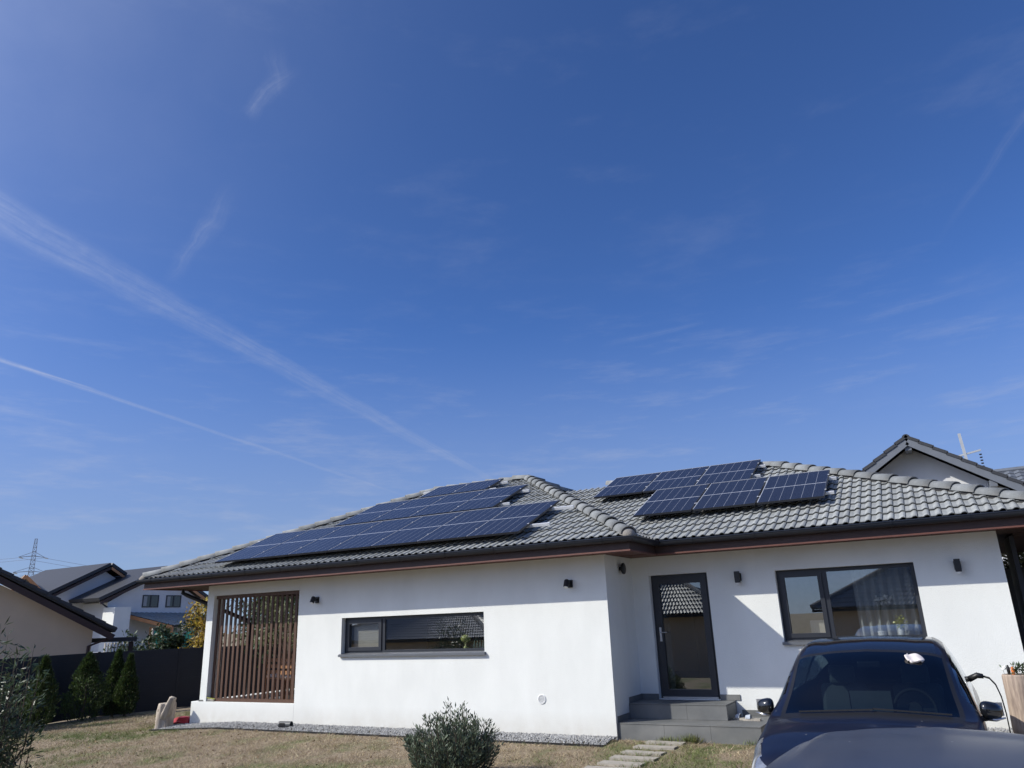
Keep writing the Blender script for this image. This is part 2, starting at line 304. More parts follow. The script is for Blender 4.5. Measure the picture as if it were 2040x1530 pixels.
class MB:
    def __init__(s): s.v = []; s.f = []; s.m = []
    def quad(s, *p, mi=0):
        b = len(s.v); s.v += [tuple(q) for q in p]; s.f.append(tuple(range(b, b+len(p)))); s.m.append(mi); return s
    def box(s, x0, x1, y0, y1, z0, z1, mi=0):
        b = len(s.v); s.v += [(x, y, z) for z in (z0, z1) for y in (y0, y1) for x in (x0, x1)]
        for f in ((0, 2, 3, 1), (4, 5, 7, 6), (0, 1, 5, 4), (2, 6, 7, 3), (0, 4, 6, 2), (1, 3, 7, 5)): s.f.append(tuple(b+i for i in f)); s.m.append(mi)
        return s
    def beam(s, p, q, w, h, up=(0, 0, 1), mi=0):
        p, q = Vector(p), Vector(q); d = (q-p).normalized(); u = Vector(up)
        if abs(d.dot(u)) > .98: u = Vector((1, 0, 0))
        r = d.cross(u).normalized()*w/2; u = r.cross(d).normalized()*h/2; b = len(s.v)
        for e in (p, q): s.v += [tuple(e-r-u), tuple(e+r-u), tuple(e+r+u), tuple(e-r+u)]
        for f in ((3, 2, 1, 0), (4, 5, 6, 7), (0, 1, 5, 4), (1, 2, 6, 5), (2, 3, 7, 6), (3, 0, 4, 7)): s.f.append(tuple(b+i for i in f)); s.m.append(mi)
        return s
    def tube(s, pts, rad, seg=10, caps=True, mi=0):
        pts = [Vector(p) for p in pts]; rs = rad if isinstance(rad, (list, tuple)) else [rad]*len(pts); b = len(s.v)
        ref = Vector((0, 0, 1)) if abs((pts[-1]-pts[0]).normalized().z) < .9 else Vector((1, 0, 0))
        for i, p in enumerate(pts):
            d = (pts[min(i+1, len(pts)-1)]-pts[max(i-1, 0)]).normalized(); x = d.cross(ref).normalized(); y = x.cross(d)
            for k in range(seg):
                a = 2*math.pi*k/seg; s.v.append(tuple(p+(x*math.cos(a)+y*math.sin(a))*rs[i]))
        for i in range(len(pts)-1):
            for k in range(seg):
                k2 = (k+1) % seg; s.f.append((b+i*seg+k, b+i*seg+k2, b+(i+1)*seg+k2, b+(i+1)*seg+k)); s.m.append(mi)
        if caps:
            s.f.append(tuple(b+k for k in range(seg))[::-1]); s.m.append(mi)
            s.f.append(tuple(b+(len(pts)-1)*seg+k for k in range(seg))); s.m.append(mi)
        return s
    def lathe(s, prof, c=(0, 0, 0), seg=16, mi=0):
        b = len(s.v)
        for r, z in prof:
            for k in range(seg):
                a = 2*math.pi*k/seg; s.v.append((c[0]+r*math.cos(a), c[1]+r*math.sin(a), c[2]+z))
        for i in range(len(prof)-1):
            for k in range(seg):
                k2 = (k+1) % seg; s.f.append((b+i*seg+k, b+i*seg+k2, b+(i+1)*seg+k2, b+(i+1)*seg+k)); s.m.append(mi)
        s.f.append(tuple(b+k for k in range(seg))[::-1]); s.m.append(mi)
        s.f.append(tuple(b+(len(prof)-1)*seg+k for k in range(seg))); s.m.append(mi)
        return s
    def mesh(s, name='m'):
        me = bpy.data.meshes.new(name); me.from_pydata(s.v, [], s.f); me.polygons.foreach_set('material_index', s.m); me.update(); return me
    def build(s, name, material, parent=None, loc=None, rot=None, smooth=False, bevel=0):
        me = s.mesh(name)
        if bevel:
            bm = bmesh.new(); bm.from_mesh(me); bmesh.ops.remove_doubles(bm, verts=bm.verts, dist=1e-5)
            bmesh.ops.bevel(bm, geom=bm.edges, offset=bevel, segments=2, affect='EDGES', profile=.5); bm.to_mesh(me); bm.free()
        return link(name, me, material, parent, loc, rot, smooth)
def np_mesh(name, verts, faces):
    """verts (n,3) and faces (m,k) as numpy arrays"""
    me = bpy.data.meshes.new(name); nv, (nf, k) = len(verts), faces.shape
    me.vertices.add(nv); me.vertices.foreach_set('co', verts.astype(np.float32).ravel())
    me.loops.add(nf*k); me.loops.foreach_set('vertex_index', faces.astype(np.int32).ravel())
    me.polygons.add(nf); me.polygons.foreach_set('loop_start', np.arange(0, nf*k, k, dtype=np.int32))
    me.update(calc_edges=True); me.validate(); return me
def leaves(name, P, D, length, width, fold=.25):
    """one mesh of pointed leaves: P positions, D directions (n,3)"""
    n = len(P); D = D/np.linalg.norm(D, axis=1, keepdims=True)
    R = rng.normal(size=(n, 3)); W = np.cross(D, R); W /= np.linalg.norm(W, axis=1, keepdims=True); Nn = np.cross(D, W)
    L = (length*rng.uniform(.65, 1.3, n))[:, None]; Wd = (width*rng.uniform(.7, 1.25, n))[:, None]
    a = P; b = P+D*L*.45+W*Wd*.5+Nn*Wd*fold; c = P+D*L; d = P+D*L*.45-W*Wd*.5+Nn*Wd*fold
    V = np.stack([a, b, c, d], 1).reshape(-1, 3); F = np.arange(n*4).reshape(n, 4)
    return np_mesh(name, V, F)

# ------------------------------------------------------------------ ground
def sst(a, b, x):
    t = min(1, max(0, (x-a)/(b-a))); return t*t*(3-2*t)
def gz(x, y):
    z = -.062*min(max(0, -y-.35), 4.6) - .05*min(max(0, -8-x), 14)
    z += .11*sst(2.3, 3.4, x)*sst(-1.6, .6, y)*(1-sst(7, 10, x))
    if y < -12: z -= .9*sst(-12, -17, y) if False else .9*sst(12, 17, -y)
    return z
def ground_mesh():
    xs = [-900, -500, -250, -120, -70, -45, -34, -28] + list(np.arange(-24, 12.01, .5)) + [15, 20, 30, 50, 90, 200, 500, 900]
    ys = [-900, -400, -150, -70, -45, -35] + list(np.arange(-30, 16.01, .5)) + [20, 28, 40, 60, 100, 200, 450, 900]
    V = [(x, y, gz(x, y)) for y in ys for x in xs]; nx = len(xs)
    F = [(j*nx+i, j*nx+i+1, (j+1)*nx+i+1, (j+1)*nx+i) for j in range(len(ys)-1) for i in range(nx-1)]
    me = bpy.data.meshes.new('ground'); me.from_pydata(V, [], F); return me
def lawn_material():
    m = bpy.data.materials.new('dry_lawn'); m.use_nodes = True; t = m.node_tree; n = t.nodes; l = t.links; b = n['Principled BSDF']
    geo = n.new('ShaderNodeNewGeometry')
    def noise(s, d=6, r=.6):
        k = n.new('ShaderNodeTexNoise'); k.inputs['Scale'].default_value = s; k.inputs['Detail'].default_value = d; k.inputs['Roughness'].default_value = r; l.new(geo.outputs['Position'], k.inputs['Vector']); return k.outputs['Fac']
    def mr(v, a, c):
        k = n.new('ShaderNodeMapRange'); k.inputs[1].default_value = a; k.inputs[2].default_value = c; l.new(v, k.inputs[0]); return k.outputs[0]
    def mix(f, a, c):
        k = n.new('ShaderNodeMix'); k.data_type = 'RGBA'; l.new(f, k.inputs['Factor'])
        for key, v in (('A', a), ('B', c)):
            if isinstance(v, tuple): k.inputs[key].default_value = (*v, 1)
            else: l.new(v, k.inputs[key])
        return k.outputs['Result']
    dry = mix(mr(noise(30, 4), .35, .65), (.19, .145, .095), (.36, .285, .19))
    green = mix(mr(noise(25, 4), .35, .65), (.09, .12, .035), (.18, .18, .07))
    l.new(mix(mr(noise(.9, 5, .55), .50, .64), dry, green), b.inputs['Base Color']); b.inputs['Roughness'].default_value = .95
    bp = n.new('ShaderNodeBump'); bp.inputs['Strength'].default_value = .8; bp.inputs['Distance'].default_value = .03; l.new(noise(70, 4), bp.inputs['Height']); l.new(bp.outputs[0], b.inputs['Normal'])
    return m
M['lawn'] = lawn_material()
tag(link('ground', ground_mesh(), 'lawn', smooth=True), 'sloping dry lawn in front of the house', kind='structure')
def blade_mat(name, c, c2):
    return mat(name, c, .7, .2, 3, trans=.25, island=.4, alt=c2, altscale=1.1)
M['blade_dry'] = blade_mat('dry_grass_blade', (.46, .37, .25), (.36, .28, .18))
M['blade_green'] = blade_mat('green_grass_blade', (.12, .165, .045), (.21, .22, .08))
from mathutils import noise as mnoise
def greenness(x, y):
    v = mnoise.noise(Vector((x*.55, y*.9, 3.1)))*.5 + mnoise.noise(Vector((x*1.6, y*2.2, 7.7)))*.3
    v += .75*math.exp(-((x+10.9)/1.5)**2-((y+1.0)/.42)**2) + .5*math.exp(-((x+8.9)/1.2)**2-((y+.75)/.18)**2)
    v += .9*math.exp(-((x-1.7)/.8)**2-((y+1.35)/.35)**2) + .5*math.exp(-((x-.6)/.55)**2-((y+.9)/.7)**2) + .35*math.exp(-((x+1.0)/1.5)**2-((y+.62)/.10)**2)
    v -= .35*math.exp(-((x+4)/3)**2-((y+1.6)/.9)**2)
    return v
def grass():
    n = 230000; X = rng.uniform(-16.2, 3.1, n); Y = rng.uniform(-4.2, 3.6, n)
    keep = ((Y < -.60) & (X > -9.6)) | ((X < -9.75)) | ((X > .05) & (Y < .0) & (X < 2.4))
    keep &= ~((X > 2.6) & (Y > -.4))
    X, Y = X[keep], Y[keep]
    for (sx, sy, sw, sd, sa) in STONES:
        k = ~((abs(X-sx) < sw/2-.01) & (abs(Y-sy) < sd/2-.01)); X, Y = X[k], Y[k]
    cl_ = np.array([mnoise.noise(Vector((a*5, b*5, 1.7)))+.6*mnoise.noise(Vector((a*14, b*14, 5.2))) for a, b in zip(X, Y)]); k = cl_+rng.normal(0, .25, len(cl_)) > -.35; X, Y, cl_ = X[k], Y[k], cl_[k]
    g = np.array([greenness(a, b) for a, b in zip(X, Y)]); Z = np.array([gz(a, b) for a, b in zip(X, Y)])
    isg = g+rng.normal(0, .16, len(g)) > .22
    for nm, sel, mt, lab in (('dry_grass', ~isg, 'blade_dry', 'short dry straw-coloured grass of the lawn'), ('green_grass', isg, 'blade_green', 'short green grass patches in the dry lawn')):
        x, y, z = X[sel], Y[sel], Z[sel]; k = len(x); a = rng.uniform(0, 2*np.pi, k); h = rng.uniform(.012, .048, k)*(1.25 if mt == 'blade_green' else .9)*np.clip(1.05+.9*cl_[sel], .45, 2.0)
        w = rng.uniform(.003, .006, k); ln = rng.normal(0, 1.1, (k, 2))*h[:, None]
        V = np.stack([np.stack([x-w*np.cos(a), y-w*np.sin(a), z-.004], 1), np.stack([x+w*np.cos(a), y+w*np.sin(a), z-.004], 1), np.stack([x+ln[:, 0], y+ln[:, 1], z+h], 1)], 1).reshape(-1, 3)
        tag(link(nm, np_mesh(nm, V, np.arange(3*k).reshape(k, 3)), mt), lab, 'grass', kind='stuff')
STONES = [(.78, -.13, .56, .20, 0), (.74, -.47, .58, .20, .03), (.69, -.81, .57, .20, -.03), (.66, -1.12, .62, .22, .02), (.60, -1.42, .60, .21, -.02), (.52, -1.72, .60, .21, .03)]
grass()
# a few fallen leaves on the lawn
n_ = 260; FX = rng.uniform(-13, 2.2, n_); FY = rng.uniform(-4.0, -.62, n_); FZ = np.array([gz(p, q)+.022 for p, q in zip(FX, FY)])
tag(link('fallen_leaves', leaves('fallen_leaves', np.stack([FX, FY, FZ], 1), np.stack([rng.normal(0, 1, n_), rng.normal(0, 1, n_), rng.normal(0, .12, n_)], 1), .045, .022), 'leaf_fallen'), 'dry fallen leaves scattered over the lawn', 'leaves', kind='stuff')
# taller tufts at the foot of the steps
def tuft(x, y, n, h, label):
    P = np.stack([x+rng.normal(0, .07, n), y+rng.normal(0, .02, n), np.full(n, gz(x, y)-.005)], 1); D = np.stack([rng.normal(0, .5, n), rng.normal(-.1, .3, n), np.ones(n)], 1)
    tag(link('grass_tuft', leaves('grass_tuft', P, D, h, .010), 'blade_green'), label, 'grass', 'grass tufts at the steps')
tuft(1.12, -.03, 130, .13, 'larger dark green grass tuft at the middle of the lower step')
tuft(.80, -.02, 70, .10, 'smaller grass tuft above the top stepping stone')
tuft(2.02, -.03, 40, .09, 'small grass tuft by the right end of the lower step')
WORDS = ['nearest the steps', 'second from the steps', 'third from the steps', 'fourth from the steps', 'fifth from the steps', 'farthest from the steps, at the picture edge']
for i, (x, y, w, d, a) in enumerate(STONES):
    b = MB(); z = gz(x, y)
    pts = [(-w/2, -d/2), (0, -d/2-.012), (w/2, -d/2+.01), (w/2+.012, d/2), (.06, d/2-.012), (-w/2+.01, d/2)]
    pts = [(px+rnd.uniform(-.012, .012), py+rnd.uniform(-.012, .012)) for px, py in pts]
    lo = [(px, py, -.05) for px, py in pts]; hi = [(px*.985, py*.97, .022) for px, py in pts]
    b.quad(*hi)
    for k in range(6): b.quad(lo[k], lo[(k+1) % 6], hi[(k+1) % 6], hi[k])
    tag(b.build('stepping_stone', 'concrete', loc=(x, y, z), rot=(0, 0, a)), 'pale flat stepping stone in the lawn, '+WORDS[i], 'stepping stone', 'stepping stones leading to the door')

# unseen pale ground sheet under the cars, added to bounce light onto shaded walls
xs_ = [2.35, 3.2, 4.0, 5.0, 6.0, 8.0, 10.5]; ys_ = list(np.arange(-17.5, -2.2, .5)); b = MB()
for j in range(len(ys_)-1):
    for i in range(len(xs_)-1):
        q_ = [(xs_[i], ys_[j]), (xs_[i+1], ys_[j]), (xs_[i+1], ys_[j+1]), (xs_[i], ys_[j+1])]
        b.quad(*[(x, y, max(gz(x, y), gz(x, y))+.012) for x, y in q_])
tag(b.build('bounce_sheet', 'bounce_sheet', smooth=True), 'pale gravel sheet under the parked cars, added to bounce light at the house', kind='structure')

# gravel strip with its edging
def gravel(x0, x1, y0, y1, n, zb, label):
    oc = np.array([(1, 0, 0), (-1, 0, 0), (0, 1, 0), (0, -1, 0), (0, 0, 1), (0, 0, -1)], float)
    of = np.array([(0, 2, 4), (2, 1, 4), (1, 3, 4), (3, 0, 4), (2, 0, 5), (1, 2, 5), (3, 1, 5), (0, 3, 5)])
    X = rng.uniform(x0, x1, n); Y = rng.uniform(y0, y1, n)
    mound = .035*np.sin(np.clip((Y-y0)/(y1-y0), 0, 1)*np.pi*.55)
    Z = np.array([gz(a, b) for a, b in zip(X, Y)])+zb+mound+rng.uniform(0, .012, n)
    s = rng.uniform(.010, .024, n); V = oc[None]*s[:, None, None]*rng.uniform(.6, 1.3, (n, 6, 1))*np.array([1, 1, .75])+np.stack([X, Y, Z], 1)[:, None]
    F = (of[None]+6*np.arange(n)[:, None, None]).reshape(-1, 3)
    o = link('gravel', np_mesh('gravel', V.reshape(-1, 3), F), 'gravel'); tag(o, label, 'gravel', kind='stuff')
gravel(-9.9, .0, -.56, .02, 14000, .0, 'strip of grey gravel along the foot of the long white wall')
gravel(2.4, 5.6, .62, 1.2, 3600, .0, 'gravel along the wall behind the blue car')
b = MB(); 
for i in range(20):
    xa, xb = -9.9+i*.495, -9.9+(i+1)*.495-.004; za, zb_ = gz(xa, -.57), gz(xb, -.57)
    b.quad((xa, -.575, za-.05), (xb, -.575, zb_-.05), (xb, -.575, zb_+.03), (xa, -.575, za+.03)); b.quad((xa, -.565, za+.03), (xa, -.575, za+.03), (xb, -.575, zb_+.03), (xb, -.565, zb_+.03)); b.quad((xa, -.565, za+.03), (xb, -.565, zb_+.03), (xb, -.565, zb_-.05), (xa, -.565, za-.05))
tag(b.build('lawn_edging', 'black'), 'thin dark edging strip between gravel and lawn', 'edging')

# ------------------------------------------------------------------ the bungalow
house = thing('bungalow', 'white single-storey bungalow with a grey tiled hipped roof and brown eaves', 'house')
D = 1.19; TP = .43
def wall_sheet(name, x0, x1, z0, z1, y, holes, depth, material, parent):
    """a wall in the plane y, with openings (x0,x1,z0,z1) cut through and their reveals"""
    xs = sorted({x0, x1, *[h[0] for h in holes], *[h[1] for h in holes]}); zs = sorted({z0, z1, *[h[2] for h in holes], *[h[3] for h in holes]})
    b = MB()
    for i in range(len(xs)-1):
        for j in range(len(zs)-1):
            cx, cz = (xs[i]+xs[i+1])/2, (zs[j]+zs[j+1])/2
            if any(h[0] < cx < h[1] and h[2] < cz < h[3] for h in holes): continue
            b.quad((xs[i], y, zs[j]), (xs[i+1], y, zs[j]), (xs[i+1], y, zs[j+1]), (xs[i], y, zs[j+1]))
            b.quad((xs[i], y+depth, zs[j]), (xs[i], y+depth, zs[j+1]), (xs[i+1], y+depth, zs[j+1]), (xs[i+1], y+depth, zs[j]))
    for h in holes:
        a, c, d, e = h; y2 = y+depth
        b.quad((a, y, d), (a, y, e), (a, y2, e), (a, y2, d)); b.quad((c, y, d), (c, y2, d), (c, y2, e), (c, y, e))
        b.quad((a, y, e), (c, y, e), (c, y2, e), (a, y2, e)); b.quad((a, y, d), (a, y2, d), (c, y2, d), (c, y, d))
    b.quad((x0, y, z0), (x0, y, z1), (x0, y+depth, z1), (x0, y+depth, z0)); b.quad((x1, y, z0), (x1, y+depth, z0), (x1, y+depth, z1), (x1, y, z1))
    b.quad((x0, y, z1), (x1, y, z1), (x1, y+depth, z1), (x0, y+depth, z1))
    return b.build(name, material, parent)
ZT = 2.70
WIN1 = (-5.41, -2.27, 1.265, 1.912); WIN2 = (2.363, 4.314, 1.285, 2.345); DOOR = (.225, 1.292, .455, 2.389)
wall_sheet('wall', -6.53, 0, -.35, ZT, 0, [WIN1], .30, 'stucco', house)
wall_sheet('wall', .302, 5.41, -.35, ZT-.002, D, [WIN2, (DOOR[0]+.0775, DOOR[1], DOOR[2], DOOR[3])], .30, 'stucco', house)
b = MB(); b.box(-.30, -.0, .302, 1.6, -.35, ZT-.001); b.quad((0, 0, 0), (0, 0, 0), (0, 0, 0)) if False else None
b.build('wall', 'stucco', house)
MB().box(-.3, .0, .3002, .3018, -.35, 2.6).build('wall', 'stucco', house)
b = MB(); b.box(.0, .30, D, D+.30, -.35, ZT-.003); b.build('wall', 'stucco', house)          # pier between the inner corner and the door
b = MB(); b.box(5.112, 5.408, D+.302, 8.0, -.35, ZT-.004); b.build('wall', 'stucco', house)
b = MB(); b.box(-6.53, -6.23, .302, 8.0, -.35, ZT-.004); b.build('wall', 'stucco', house)
b = MB(); b.box(-6.228, 5.11, 7.8, 8.1, -.35, ZT-.005); b.build('wall', 'stucco', house)
MB().box(-6.2, -.31, .31, 7.79, -.02, .42).build('floor_slab', 'room', house); MB().box(-.29, 5.1, 1.62, 7.78, -.02, .421).build('floor_slab', 'room', house)
MB().box(-6.2, -.31, .31, 7.79, 2.55, 2.6).build('ceiling', 'room', house)
MB().box(.01, 5.1, 1.5, 7.79, 2.55, 2.6).build('ceiling', 'room', house)
for a in ((-6.2, -.32, 3.9, 4.0), (.02, 5.1, 4.6, 4.7)): MB().box(a[0], a[1], a[2], a[3], .42, 2.55).build('partition', 'room', house)
MB().box(1.45, 1.55, 1.5, 4.6, .42, 2.55).build('partition', 'room', house)
# terrace: plinth, corner post, beam
MB().box(-9.42, -6.532, 0, .34, -.65, .395).build('plinth', 'stucco', house, bevel=.006)
MB().box(-9.42, -9.12, .342, 6.0, -.75, .392).build('plinth', 'stucco', house)
MB().box(-9.118, -6.535, .345, 6.0, -.4, .30).build('terrace_floor', 'stone_tile', house)
MB().box(-9.20, -9.0, .02, .33, .397, ZT).build('post', 'stucco', house, bevel=.006)
MB().box(-9.20, -8.96, 5.7, 5.95, .397, ZT).build('post', 'stucco', house)
MB().box(-8.998, -6.534, .02, .32, 2.485, ZT-.001).build('beam', 'stucco', house)
MB().box(-9.19, -9.01, .332, 5.69, 2.50, ZT-.002).build('beam', 'wood_dark', house)

# ---- roofs
E0, E1 = -.58, .61            # eave lines (y) of the two wings
ZE = 2.88
XL, XR = -10.55, .65; RY = 4.06; RZ = ZE+TP*(RY-E0); R1, R2 = -6.05, -3.42
XR2 = 6.15; RY2 = 4.48; RZ2 = ZE+TP*(RY2-E1); R3 = 2.05
roof = bpy.data.objects.new('roof', None); C.objects.link(roof); roof.parent = house
b = MB()
A, B_, C_, D_ = (XL, E0, ZE), (XR, E0, ZE), (XR, 8.7, ZE), (XL, 8.7, ZE); P, Q = (R1, RY, RZ), (R2, RY, RZ)
b.quad(A, B_, Q, P); b.quad(B_, C_, Q); b.quad(C_, D_, P, Q); b.quad(D_, A, P)
k = [(x, y, z-.06) for x, y, z in (A, B_, C_, D_)]
for i, j in ((0, 1), (1, 2), (2, 3), (3, 0)): b.quad(k[i], k[j], (A, B_, C_, D_)[j], (A, B_, C_, D_)[i])
b.build('roof_deck', 'deck', roof)
b = MB(); A2, B2, C2, D2 = (-3.0, E1, ZE+.002), (XR2, E1, ZE+.002), (XR2, 8.35, ZE+.002), (-3.0, 8.35, ZE+.002); P2, Q2 = (-3.0, RY2, RZ2), (R3, RY2, RZ2)
b.quad(A2, B2, Q2, P2); b.quad(B2, C2, Q2); b.quad(C2, D2, P2, Q2)
k2 = [(x, y, z-.06) for x, y, z in ((XR-.02, E1, ZE), B2, C2)]
b.quad(k2[0], k2[1], B2, (XR-.02, E1, ZE+.002)); b.quad(k2[1], k2[2], C2, B2)
b.build('roof_deck', 'deck', roof)
TW, TL = .30, .325
def tile_mesh():
    """double-roll tile, tail at y=0, head at y=TL+; pan at the left of each roll"""
    prof = []
    for r in range(2):
        for u, h in ((0, .001), (.060, .0), (.078, .010), (.094, .021), (.115, .025), (.134, .019), (.143, .012), (.1445, -.014), (.1485, -.014)): prof.append((u+r*.15, h)); v = []; f = []; n = len(prof)
    for (u, h) in prof: v.append((u, -.012, h+.040))          # tail, top
    for (u, h) in prof: v.append((u, TL+.02, h+.010))          # head
    for (u, h) in prof: v.append((u, -.010, h+.028))           # tail, underside
    for i in range(n-1):
        f.append((i, i+1, n+i+1, n+i)); f.append((2*n+i, 2*n+i+1, i+1, i))
    f.append((n-1, 3*n-1, 2*n-1)); f.append((0, n, 2*n))
    me = bpy.data.meshes.new('roof_tile'); me.from_pydata(v, [], f); me.materials.append(M['tile']); return me
TILE = tile_mesh()
def clip_mesh(me, planes):
    bm = bmesh.new(); bm.from_mesh(me)
    for co, no in planes:
        bmesh.ops.bisect_plane(bm, geom=bm.verts[:]+bm.edges[:]+bm.faces[:], plane_co=co, plane_no=no, clear_outer=True)
    if not bm.faces: bm.free(); return None
    m2 = bpy.data.meshes.new('roof_tile'); bm.to_mesh(m2); bm.free(); m2.materials.append(M['tile']); return m2
def tile_face(O, U, V, poly, skip=None):
    """tiles on the face with origin O (eave), U along the eave, V up the slope; poly is the outline in (u,v), counter-clockwise"""
    O, U, V = Vector(O), Vector(U).normalized(), Vector(V).normalized(); Nn = U.cross(V)
    us = [p[0] for p in poly]; vs = [p[1] for p in poly]; res = []
    edges = []
    for i in range(len(poly)):
        p, q = Vector((*poly[i], 0)), Vector((*poly[(i+1) % len(poly)], 0)); d = (q-p).normalized(); edges.append((p, Vector((d.y, -d.x, 0))))
    i0, i1 = int(math.floor(min(us)/TW)), int(math.ceil(max(us)/TW))
    for j in range(int(math.ceil(max(vs)/TL))):
        for i in range(i0, i1):
            cs = [(i*TW, j*TL), ((i+1)*TW, j*TL), ((i+1)*TW, (j+1)*TL), (i*TW, (j+1)*TL)]
            cut = []; outside = False
            for p, no in edges:
                ds = [(Vector((*c, 0))-p).dot(no) for c in cs]
                if min(ds) > -.02: outside = True; break
                if max(ds) > .025 and abs(no.y) < .999: cut.append((p-Vector((i*TW, j*TL, 0)), no))
            if outside: continue
            me = clip_mesh(TILE, cut) if cut else TILE
            if me is None: continue
            M4 = Matrix((( U.x, V.x, Nn.x, 0), (U.y, V.y, Nn.y, 0), (U.z, V.z, Nn.z, 0), (0, 0, 0, 1)))
            jig = Matrix.Translation(O+U*(i*TW)+V*(j*TL)+Nn*(.006+rnd.uniform(-.002, .003))) @ M4 @ Matrix.Rotation(rnd.uniform(-.006, .006), 4, 'Z')
            res.append((me, jig))
    return res
sl = math.sqrt(1+TP*TP)
T1 = tile_face((XL, E0, ZE), (1, 0, 0), (0, 1, TP), [(0, 0), (XR-XL, 0), (R2-XL, (RY-E0)*sl), (R1-XL, (RY-E0)*sl)])
T3 = tile_face((XR2-20*TW, E1, ZE), (1, 0, 0), (0, 1, TP), [(20*TW-(XR2-XR)-.02, 0), (20*TW, 0), (20*TW-(XR2-R3), (RY2-E1)*sl), (20*TW-(XR2-R3)-5.0, (RY2-E1)*sl), (20*TW-(XR2-XR)-3.95, (RY2-E1)*sl*.97)])
run = XR-R2; slp = (RZ-ZE)/run; s2 = math.sqrt(1+slp*slp)
T2 = tile_face((XR, E0, ZE), (0, 1, 0), (-1, 0, slp), [(0, 0), (1.25, 0), (4.9, run*s2), (RY-E0, run*s2)])
allt = []
for grp in (T1, T3, T2):
    for me, mx in grp:
        c = mx @ Vector((.15, .16, .02)); nrm = (mx.to_3x3() @ Vector((0, 0, 1))); v = CAM-c
        sc_ = nrm.dot(v.normalized())/v.length_squared
        under = (grp is T1 and -8.3 < c.x < -1.5 and -.3 < c.y < 1.1) or (grp is T1 and -6.6 < c.x < -3 and 1.1 < c.y < 2.7) or (grp is T3 and .2 < c.x < 3.2 and 1.6 < c.y < 2.9) or (grp is T3 and -1.1 < c.x < 1.9 and 3.1 < c.y < 4.6)
        if grp is T2 or under: sc_ *= .01
        allt.append((sc_, me, mx))
allt.sort(key=lambda t: -t[0])
for s_, me, mx in allt[:300]:
    o = bpy.data.objects.new('roof_tile', me); C.objects.link(o); o.parent = roof; o.matrix_local = mx
bm = bmesh.new()
for s_, me, mx in allt[300:]:
    n0 = len(bm.verts); bm.from_mesh(me); bm.verts.ensure_lookup_table(); bmesh.ops.transform(bm, matrix=mx, verts=bm.verts[n0:])
me = bpy.data.meshes.new('tile_field'); bm.to_mesh(me); bm.free()
tag(link('tile_field', me, 'tile', roof), 'remaining grey double-roll tiles of the roof', kind='stuff')
# ridge and hip caps
def cap_mesh():
    v = []; f = []; n = 9
    for (y, r, lift) in ((0, .125, .018), (.42, .105, 0)):
        for rr in (r, r-.018):
            for k in range(n):
                a = math.pi*(k/(n-1)); v.append((rr*math.cos(a)*1.05, y, rr*math.sin(a)*.92+lift))
    for k in range(n-1):
        f += [(k, k+1, 2*n+k+1, 2*n+k), (n+k+1, n+k, 3*n+k, 3*n+k+1), (k+1, k, n+k, n+k+1)]
    me = bpy.data.meshes.new('ridge_tile'); me.from_pydata(v, [], f); me.materials.append(M['tile_ridge']); me.polygons.foreach_set('use_smooth', [True]*len(f)); return me
CAP = cap_mesh()
def caps(p, q, lift=.035, first=True):
    p, q = Vector(p), Vector(q); d = q-p; L = d.length; d.normalize(); x = d.cross(Vector((0, 0, 1))).normalized(); up = x.cross(d)
    n = int(L/.37)
    MB().beam(tuple(p+d*.05+up*.02), tuple(q-d*.05+up*.02), .17, .10, tuple(up)).build('mortar_bed', 'deck', roof)
    for i in range(n):
        pos = p+d*(i*L/n)+up*(lift+rnd.uniform(-.004, .006)); x2 = (x+up*rnd.uniform(-.03, .03)).normalized(); u2 = x2.cross(d)
        o = bpy.data.objects.new('ridge_tile', CAP); C.objects.link(o); o.parent = roof
        o.matrix_local = Matrix(((x2.x, d.x, u2.x, pos.x), (x2.y, d.y, u2.y, pos.y), (x2.z, d.z, u2.z, pos.z), (0, 0, 0, 1)))
    if first:    # rounded starter cap at the eave
        bm_ = bmesh.new(); bmesh.ops.create_uvsphere(bm_, u_segments=14, v_segments=8, radius=.125)
        bmesh.ops.bisect_plane(bm_, geom=bm_.verts[:]+bm_.edges[:]+bm_.faces[:], plane_co=(0, 0, -.01), plane_no=(0, 0, -1), clear_outer=True)
        bmesh.ops.scale(bm_, vec=(1.0, 1.7, .86), verts=bm_.verts)
        me_ = bpy.data.meshes.new('ridge_starter'); bm_.to_mesh(me_); bm_.free()
        o = link('ridge_starter', me_, 'tile_ridge', roof, smooth=True); pos = p+up*(lift-.004)+d*.10
        o.matrix_local = Matrix(((x.x, d.x, up.x, pos.x), (x.y, d.y, up.y, pos.y), (x.z, d.z, up.z, pos.z), (0, 0, 0, 1)))
caps(A, P); caps(P, Q, first=False); caps(B_, Q); caps(B2, Q2); caps((-1.6, RY2, RZ2), Q2, first=False)
caps(C_, Q, first=False) 
# eave carpentry: fascia, trim, soffit boards
ROUTE = [(XL+.02, 8.6), (XL+.02, E0+.02), (XR-.02, E0+.02), (XR-.02, E1+.02), (XR2-.02, E1+.02), (XR2-.02, 8.2)]
def fascia(name, z0, z1, off, th, material):
    pts = ROUTE
    for i in range(len(pts)-1):
        (xa, ya), (xb, yb) = pts[i], pts[i+1]; b = MB()
        if xa == xb:
            s = -1 if (i == 0) else 1
            x = xa+s*off; lo, hi = min(ya, yb), max(ya, yb)
            if i == 0: lo += .0
            b.box(x-th/2, x+th/2, lo-(off if i != 2 else -.0)+ (th*.5+.002 if i in (0, 2) else 0), hi-(off+th*.5+.001 if i == 2 else 0), z0, z1)
        else:
            y = ya-off; x0, x1 = xa-(off+th/2 if i == 1 else -off-th/2-.001), xb+(off+th/2)
            b.box(x0, x1, y-th/2, y+th/2, z0, z1)
        b.build(name, material, house)
fascia('fascia_board', 2.70, 2.86, .0, .03, 'wood_dark')
